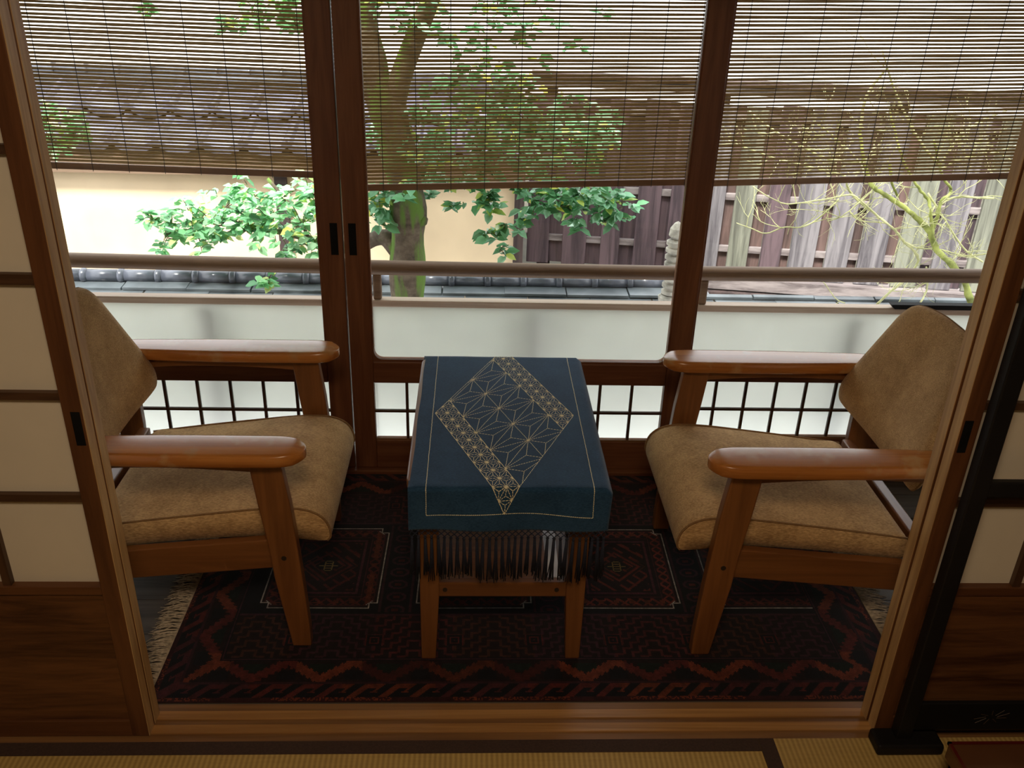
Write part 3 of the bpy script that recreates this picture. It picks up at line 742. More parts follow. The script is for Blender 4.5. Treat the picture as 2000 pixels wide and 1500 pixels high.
MB().prism([(1.445, .5035), (1.76, .5035), (1.775, .520), (1.430, .520)], 2.822, 2.85, 'Y').build('tray_body', BLACK, tr)
B(1.548, 1.566, 2.815, 2.828, .40, .5035).build('hanger', BLACK, tr)

# ================================================================== BLINDS
def blind(name, x0, x1, zl, zr, label, ncord, ph=0):
    """zl/zr bottom height at left / right end"""
    yb = 2.70; t = empty('reed_blind', ((x0 + x1) / 2, yb, 1.9), label, 'blind', 'reed blinds hanging outside the windows')
    g = MB(); n = 88; rg = random.Random(hash(name) % 1000 if False else int(abs(x0) * 100))
    for i in range(n):
        dz = .026 + i * .0103; k = .0042 if i % 2 else .0033; k *= rg.uniform(.85, 1.15); ww = [rg.uniform(-.0006, .0006) for _ in range(9)]
        ea, eb = rg.uniform(-.002, .002), rg.uniform(-.002, .002); pts = []
        for q in range(9):
            f = q / 8; x = x0 + ea + (x1 + eb - x0 - ea) * f; tilt_ = (zl + (zr - zl) * f - (zl + zr) / 2) * max(0, 1 - dz / 1.1)
            pts.append((x, yb, (zl + zr) / 2 + tilt_ + dz + ww[q]))
        rr = []
        for p_ in pts:
            kk = k * rg.uniform(.88, 1.12); rr.append([(p_[0], p_[1] + .0042 * math.cos(math.pi / 3 * q_ + .2), p_[2] + kk * math.sin(math.pi / 3 * q_ + .2)) for q_ in range(6)])
        g.rings(rr)
    g.build('reeds', REED, t, smooth=True)
    MB().prism([(x0, zl), (x1, zr), (x1, zr + .019), (x0, zl + .019)], yb - .005, yb + .005, 'Y').build('bottom_bar', REEDB, t, bevel=.001)
    for i in range(ncord):
        f = (i + .35 + ph) / ncord; x = x0 + (x1 - x0) * f; zb = zl + (zr - zl) * f
        g = MB().tube([(x, yb - .0062, zb - .003), (x, yb - .0062, zb + .022), (x, yb - .0035, zb + .03), (x, yb - .0035, 1.88)], .0011, 5)
        g.build('cord', CORD, t)
    MB().box(x0, x1, yb - .012, yb + .012, 1.87, 1.90).build('head_rail', REEDB, t)
blind('a', -1.40, -.352, .958, .942, 'reed blind outside the left window, its lower edge slanting down to the right', 10, .25)
blind('b', -.326, .688, .908, .948, 'reed blind outside the middle window in front of the tree, hanging lowest', 10, .15)
blind('c', .712, 1.76, .944, .992, 'reed blind outside the right window, its lower edge rising to the right', 10, .2)

# ================================================================== GARDEN
tag(B(-9, 9, 2.95, 14, -.75, -.62).build('ground', EARTH), 'dark garden soil below the wall and fence', 'ground', kind='structure')
# low garden wall with tile coping
gw = empty('tile_topped_wall', (0, 4.15, -.62), 'low garden wall capped with grey glazed ridge tiles just beyond the railing', 'garden wall')
ya = lambda x: 4.128 + .010 * x
B(-3.4, 1.15, 4.06, 4.20, -.62, .058).build('wall_body', PLASTER, gw); B(1.15, 2.6, 3.97, 4.05, -.62, .056).build('wall_body', PLASTER, gw)
n = 26
for i in range(n):
    xa = -3.4 + i * .174; g = MB(); zc = .115
    g.tube([(xa + .0, ya(xa), zc), (xa + .150, ya(xa), zc - .001)], .030, 20)
    g.tube([(xa + .146, ya(xa), zc), (xa + .150, ya(xa), zc), (xa + .158, ya(xa), zc), (xa + .168, ya(xa), zc), (xa + .176, ya(xa), zc)], [.030, .034, .036, .034, .030], 20)
    g.build('ridge_tile', TILE, gw, smooth=True)
for r_, (y0, y1, z0) in enumerate(((4.02, 4.21, .074), (3.945, 4.30, .056))):
    for i in range(20):
        xa = -3.45 + i * .30 + r_ * .11 + rnd.uniform(-.004, .004); dz = rnd.uniform(-.003, .003)
        if xa > 1.0: y1 = min(y1, 4.06)
        MB().prism([(y0, z0 + dz), (y0, z0 + .014 + dz), ((y0 + y1) / 2, z0 + .020 + dz), (y1, z0 + .014), (y1, z0)], xa, xa + .296, 'X').build('flat_tile', TILE_F, gw, bevel=.002)
# plaster building wall with tiled eave
pw = empty('plaster_outbuilding', (-1.2, 6.1, -.62), 'ochre plastered garden building with tiled roof behind the camellia', 'building')
B(-4.4, .27, 6.0, 6.15, -.62, .30).build('wall', PLASTER, pw)
for x in (-3.1, -1.29): B(x - .04, x + .04, 5.965, 6.0, -.62, .2).build('post', W_dark, pw)
B(.27, .335, 5.95, 6.16, -.62, .30).build('corner_post', W_dark, pw)
MB().prism([(5.915, .165), (5.94, .165), (5.94, .32), (5.915, .31)], -4.5, .33, 'X').build('fascia_board', W_fascia, pw)
def roof(y0, z0, y1, z1, name):
    g = MB(); pitch = .277; nx_ = int(4.83 / pitch * 16); rows = 2
    for c in range(rows):
        ra = c / rows; rb = (c + 1) / rows; lift = .060
        base = len(g.v)
        for f, l in ((ra, lift), (rb, .0)):
            for i in range(nx_ + 1):
                x = -4.5 + i * pitch / 16; ph = (i % 16) / 16; wv = -.022 * math.sin(math.pi * min(1, ph / .75)) + (.030 * math.sin(math.pi * (ph - .75) / .25) if ph > .75 else 0)
                g.v.append((x, y0 + (y1 - y0) * f, z0 + (z1 - z0) * f + wv + l))
        for i in range(nx_ + 1):
            v = g.v[base + i]; g.v.append((v[0], v[1] + .002, v[2] - .045))
        m_ = nx_ + 1
        for i in range(nx_):
            g.f.append((base + i, base + i + 1, base + m_ + i + 1, base + m_ + i)); g.f.append((base + i, base + 2 * m_ + i, base + 2 * m_ + i + 1, base + i + 1))
    return g.build(name, TILE_P, pw, smooth=False)
roof(5.88, .315, 6.62, .63, 'roof_tiles')
MB().prism([(5.93, .26), (6.62, .56), (6.62, .54), (5.93, .24)], -4.5, .33, 'X').build('roof_deck', W_dark, pw)
B(-4.5, .33, 6.60, 6.74, .56, .69).build('ridge_base', TILE, pw, bevel=.01)
for i in range(21): MB().tube([(-4.5 + i * .225, 6.66, .705), (-4.5 + i * .225 + .205, 6.66, .705), (-4.5 + i * .225 + .208, 6.66, .705), (-4.5 + i * .225 + .224, 6.66, .705)], [.036, .036, .046, .046], 14).build('ridge_tile', TILE, pw, smooth=True)
# board fence
fx = lambda x: 6.10 - .16 * (x - .35)
fe = empty('board_fence', (2.2, 5.8, -.62), 'weathered board on board timber fence beyond the garden at the right', 'fence')
def fbox(x0, x1, dy0, dy1, z0, z1, nm, mat, bev=.003):
    g = MB(); v = []
    for z in (z0, z1):
        for x, d in ((x0, dy0), (x1, dy0), (x1, dy1), (x0, dy1)): v.append((x, fx(x) + d, z))
    g.v = v; g.f = [(0, 3, 2, 1), (4, 5, 6, 7), (0, 1, 5, 4), (1, 2, 6, 5), (2, 3, 7, 6), (3, 0, 4, 7)]
    return g.build(nm, mat, fe, bevel=bev)
rf = random.Random(5); x = .37
while x < 5.2:
    w1 = rf.uniform(.125, .165); k = (0 if x < 1.4 else rf.choice([0, 3, 2, 3, 0, 3, 2]))
    fbox(x, x + w1, -.022, -.004, -.44, .70 + rf.uniform(-.01, .01), 'board', FEN[k]); x += w1 - .008
    w2 = rf.uniform(.075, .12); k = (0 if x < 1.4 else rf.choice([0, 1, 0, 1]))
    fbox(x, x + w2, .024, .040, -.44, .69, 'board', FEN[k]); x += w2 - .008
for z in (.76, .60, .08, -.28): fbox(.365, 5.2, -.004 if z < .7 else -.03, .024, z, z + .045, 'rail', W_beam)
fbox(.365, 5.2, -.06, .06, .815, .845, 'cap_rail', W_dark)
for px_ in (.45, 1.55, 2.65, 3.75, 4.85): fbox(px_, px_ + .09, .04, .12, -.62, .82, 'post', W_dark)
fbox(1.0, 5.2, -.07, .06, -.53, -.445, 'base_beam', W_beam); fbox(1.0, 5.2, -.10, .05, -.60, -.54, 'base_beam', W_dark)
# stone finial
g = MB(); prof = [(.036, .10), (.046, .16), (.052, .20), (.040, .21)]
z = .21
while z < .44: prof += [(.030, z), (.040, z + .006), (.040, z + .020), (.030, z + .026)]; z += .032
prof += [(.022, z), (.034, z + .014), (.030, z + .045), (.014, z + .068), (.002, z + .076)]
pg = empty('stone_pagoda', (.872, 3.72, -.62), 'pale stone pagoda spire with stacked rings beside the fence', 'stone ornament')
g.rings([[(.872 + r * math.cos(2 * math.pi * k / 24), 3.72 + r * math.sin(2 * math.pi * k / 24), zz) for k in range(24)] for r, zz in prof]); g.build('ringed_spire', STONE, pg, smooth=False)
MB().prism([(.74, -.05), (1.0, -.05), (.93, .11), (.81, .11)], 3.60, 3.84, 'Y').build('roof_stone', STONE, pg, bevel=.01)
B(.78, .97, 3.63, 3.81, -.62, -.05).build('shaft', STONE, pg, bevel=.02)

# ------------------------------------------------------------------ trees
def leaf(g, p, d, up, L, Wd, col):
    d = d.normalized(); s_ = d.cross(up)
    if s_.length < .05: s_ = d.cross(Vector((1, 0, 0)))
    s_.normalize(); n_ = s_.cross(d)
    b = len(g.v); cup = Wd * .28
    pts = [p, p + d * L * .28 + s_ * Wd * .42 + n_ * cup, p + d * L * .62 + s_ * Wd * .44 + n_ * cup * .8, p + d * L, p + d * L * .62 - s_ * Wd * .44 + n_ * cup * .8, p + d * L * .28 - s_ * Wd * .42 + n_ * cup, p + d * L * .3, p + d * L * .63 - n_ * L * .03]
    g.v += [tuple(q) for q in pts]; g.c += [(*col, 1)] * 8
    g.f += [(b, b + 6, b + 1), (b + 6, b + 7, b + 2, b + 1), (b + 7, b + 3, b + 2), (b, b + 5, b + 6), (b + 6, b + 5, b + 4, b + 7), (b + 7, b + 4, b + 3)]
def foliage(name, clusters, parent, L=.055, seed=1, cols=None):
    g = MB(); r = random.Random(seed)
    cols = cols or [(.10, .30, .14), (.13, .36, .20), (.20, .44, .28), (.08, .22, .10), (.36, .55, .12), (.62, .62, .10), (.06, .16, .07)]
    cols = [tuple(min(.9, v * 1.25) for v in c_) for c_ in cols]
    tw = MB()
    for (cx, cy, cz, rad, n_) in clusters:
        c = Vector((cx, cy, cz)); k = 0
        while k < n_:
            # a twig end with a rosette of leaves
            e = c + Vector((r.gauss(0, .5), r.gauss(0, .55), r.gauss(0, .45))) * rad
            tw.tube([c + (e - c) * .1, c + (e - c) * .6 + Vector((0, 0, .01)), e], [.003, .002, .0012], 4)
            for q in range(min(6, n_ - k)):
                a = r.uniform(0, 2 * math.pi); d = Vector((math.cos(a), math.sin(a), r.uniform(-.75, .35))); l_ = L * r.uniform(.65, 1.2)
                col = list(r.choices(cols, [5, 5, 4, 3, 2, .6, 2][:len(cols)])[0]); f = r.uniform(.8, 1.2); col = [min(1, v * f) for v in col]
                leaf(g, e + Vector((r.uniform(-1, 1), r.uniform(-1, 1), r.uniform(-1, 1))) * .012, d, Vector((r.uniform(-.5, .5), r.uniform(-.9, .2), 1)), l_, l_ * r.uniform(.5, .68), col)
            k += 6
    f = g.build(name, LEAFM, parent, smooth=True)
    tw.build('twigs', BARK, parent)
    return f
ct = empty('camellia_tree', (-.27, 3.55, -.62), 'mossy trunked camellia tree with glossy green leaves, spreading behind the left and middle windows', 'tree')
MB().tube(bez([(-.27, 3.55, -.66), (-.285, 3.55, -.1), (-.279, 3.55, .2), (-.272, 3.55, .47), (-.268, 3.55, .66), (-.30, 3.55, .85), (-.335, 3.55, 1.0), (-.40, 3.56, 1.15), (-.43, 3.57, 1.4), (-.42, 3.6, 1.9), (-.40, 3.65, 2.5)], 5),
          [.075 - .00025 * k + .006 * math.sin(k * 1.1) for k in range(51)], 18).build('trunk', BARK, ct, smooth=True)
MB().tube(bez([(-.32, 3.55, .98), (-.285, 3.54, 1.12), (-.22, 3.52, 1.28), (-.16, 3.5, 1.42), (-.05, 3.5, 1.75), (.1, 3.45, 2.2)], 5), [.046 - .0008 * k for k in range(26)], 12).build('branch', BARK, ct, smooth=True)
MB().tube(bez([(-.31, 3.56, .44), (-.36, 3.58, .487), (-.41, 3.60, .478), (-.47, 3.62, .44), (-.56, 3.64, .42)], 5), [.040 - .0009 * k for k in range(21)], 12).build('branch', BARK, ct, smooth=True)
MB().tube([(-.235, 3.53, .565), (-.205, 3.52, .585), (-.192, 3.52, .595)], [.030, .024, .010], 10).build('branch_knot', BARK, ct, smooth=True)
FOL_L = [(-1.445, 4.0, 0.421, 0.063, 38), (-1.372, 4.0, 0.375, 0.088, 67), (-1.281, 4.0, 0.459, 0.087, 67), (-1.257, 4.0, 0.377, 0.087, 67), (-1.174, 4.0, 0.402, 0.099, 76), (-1.119, 4.0, 0.486, 0.086, 67), (-1.039, 4.0, 0.381, 0.111, 96), (-0.989, 4.0, 0.535, 0.097, 57), (-0.919, 4.0, 0.431, 0.11, 96), (-0.853, 4.0, 0.538, 0.097, 67), (-0.763, 3.9, 0.44, 0.106, 96), (-0.72, 3.9, 0.578, 0.082, 67), (-0.725, 3.9, 0.346, 0.059, 48), (-0.838, 4.0, 0.3, 0.061, 28), (-1.229, 4.0, 0.329, 0.045, 19), (-1.389, 4.0, 0.338, 0.05, 19), (-0.896, 3.75, 0.24, 0.028, 19), (-0.911, 3.75, 0.204, 0.019, 9), (-1.04, 4.0, 0.592, 0.073, 19), (-1.155, 4.0, 0.567, 0.074, 9), (-1.812, 4.0, 0.862, 0.064, 76), (-1.73, 4.0, 0.842, 0.051, 57), (-1.831, 4.0, 0.764, 0.064, 76), (-1.72, 4.0, 0.778, 0.038, 28), (-1.336, 4.0, 1.315, 0.034, 28), (-1.012, 4.0, 1.27, 0.038, 38), (-0.904, 4.0, 1.302, 0.059, 67), (-0.801, 4.0, 1.295, 0.058, 67), (-0.72, 4.0, 1.268, 0.058, 57), (-0.777, 4.0, 1.334, 0.07, 57)]
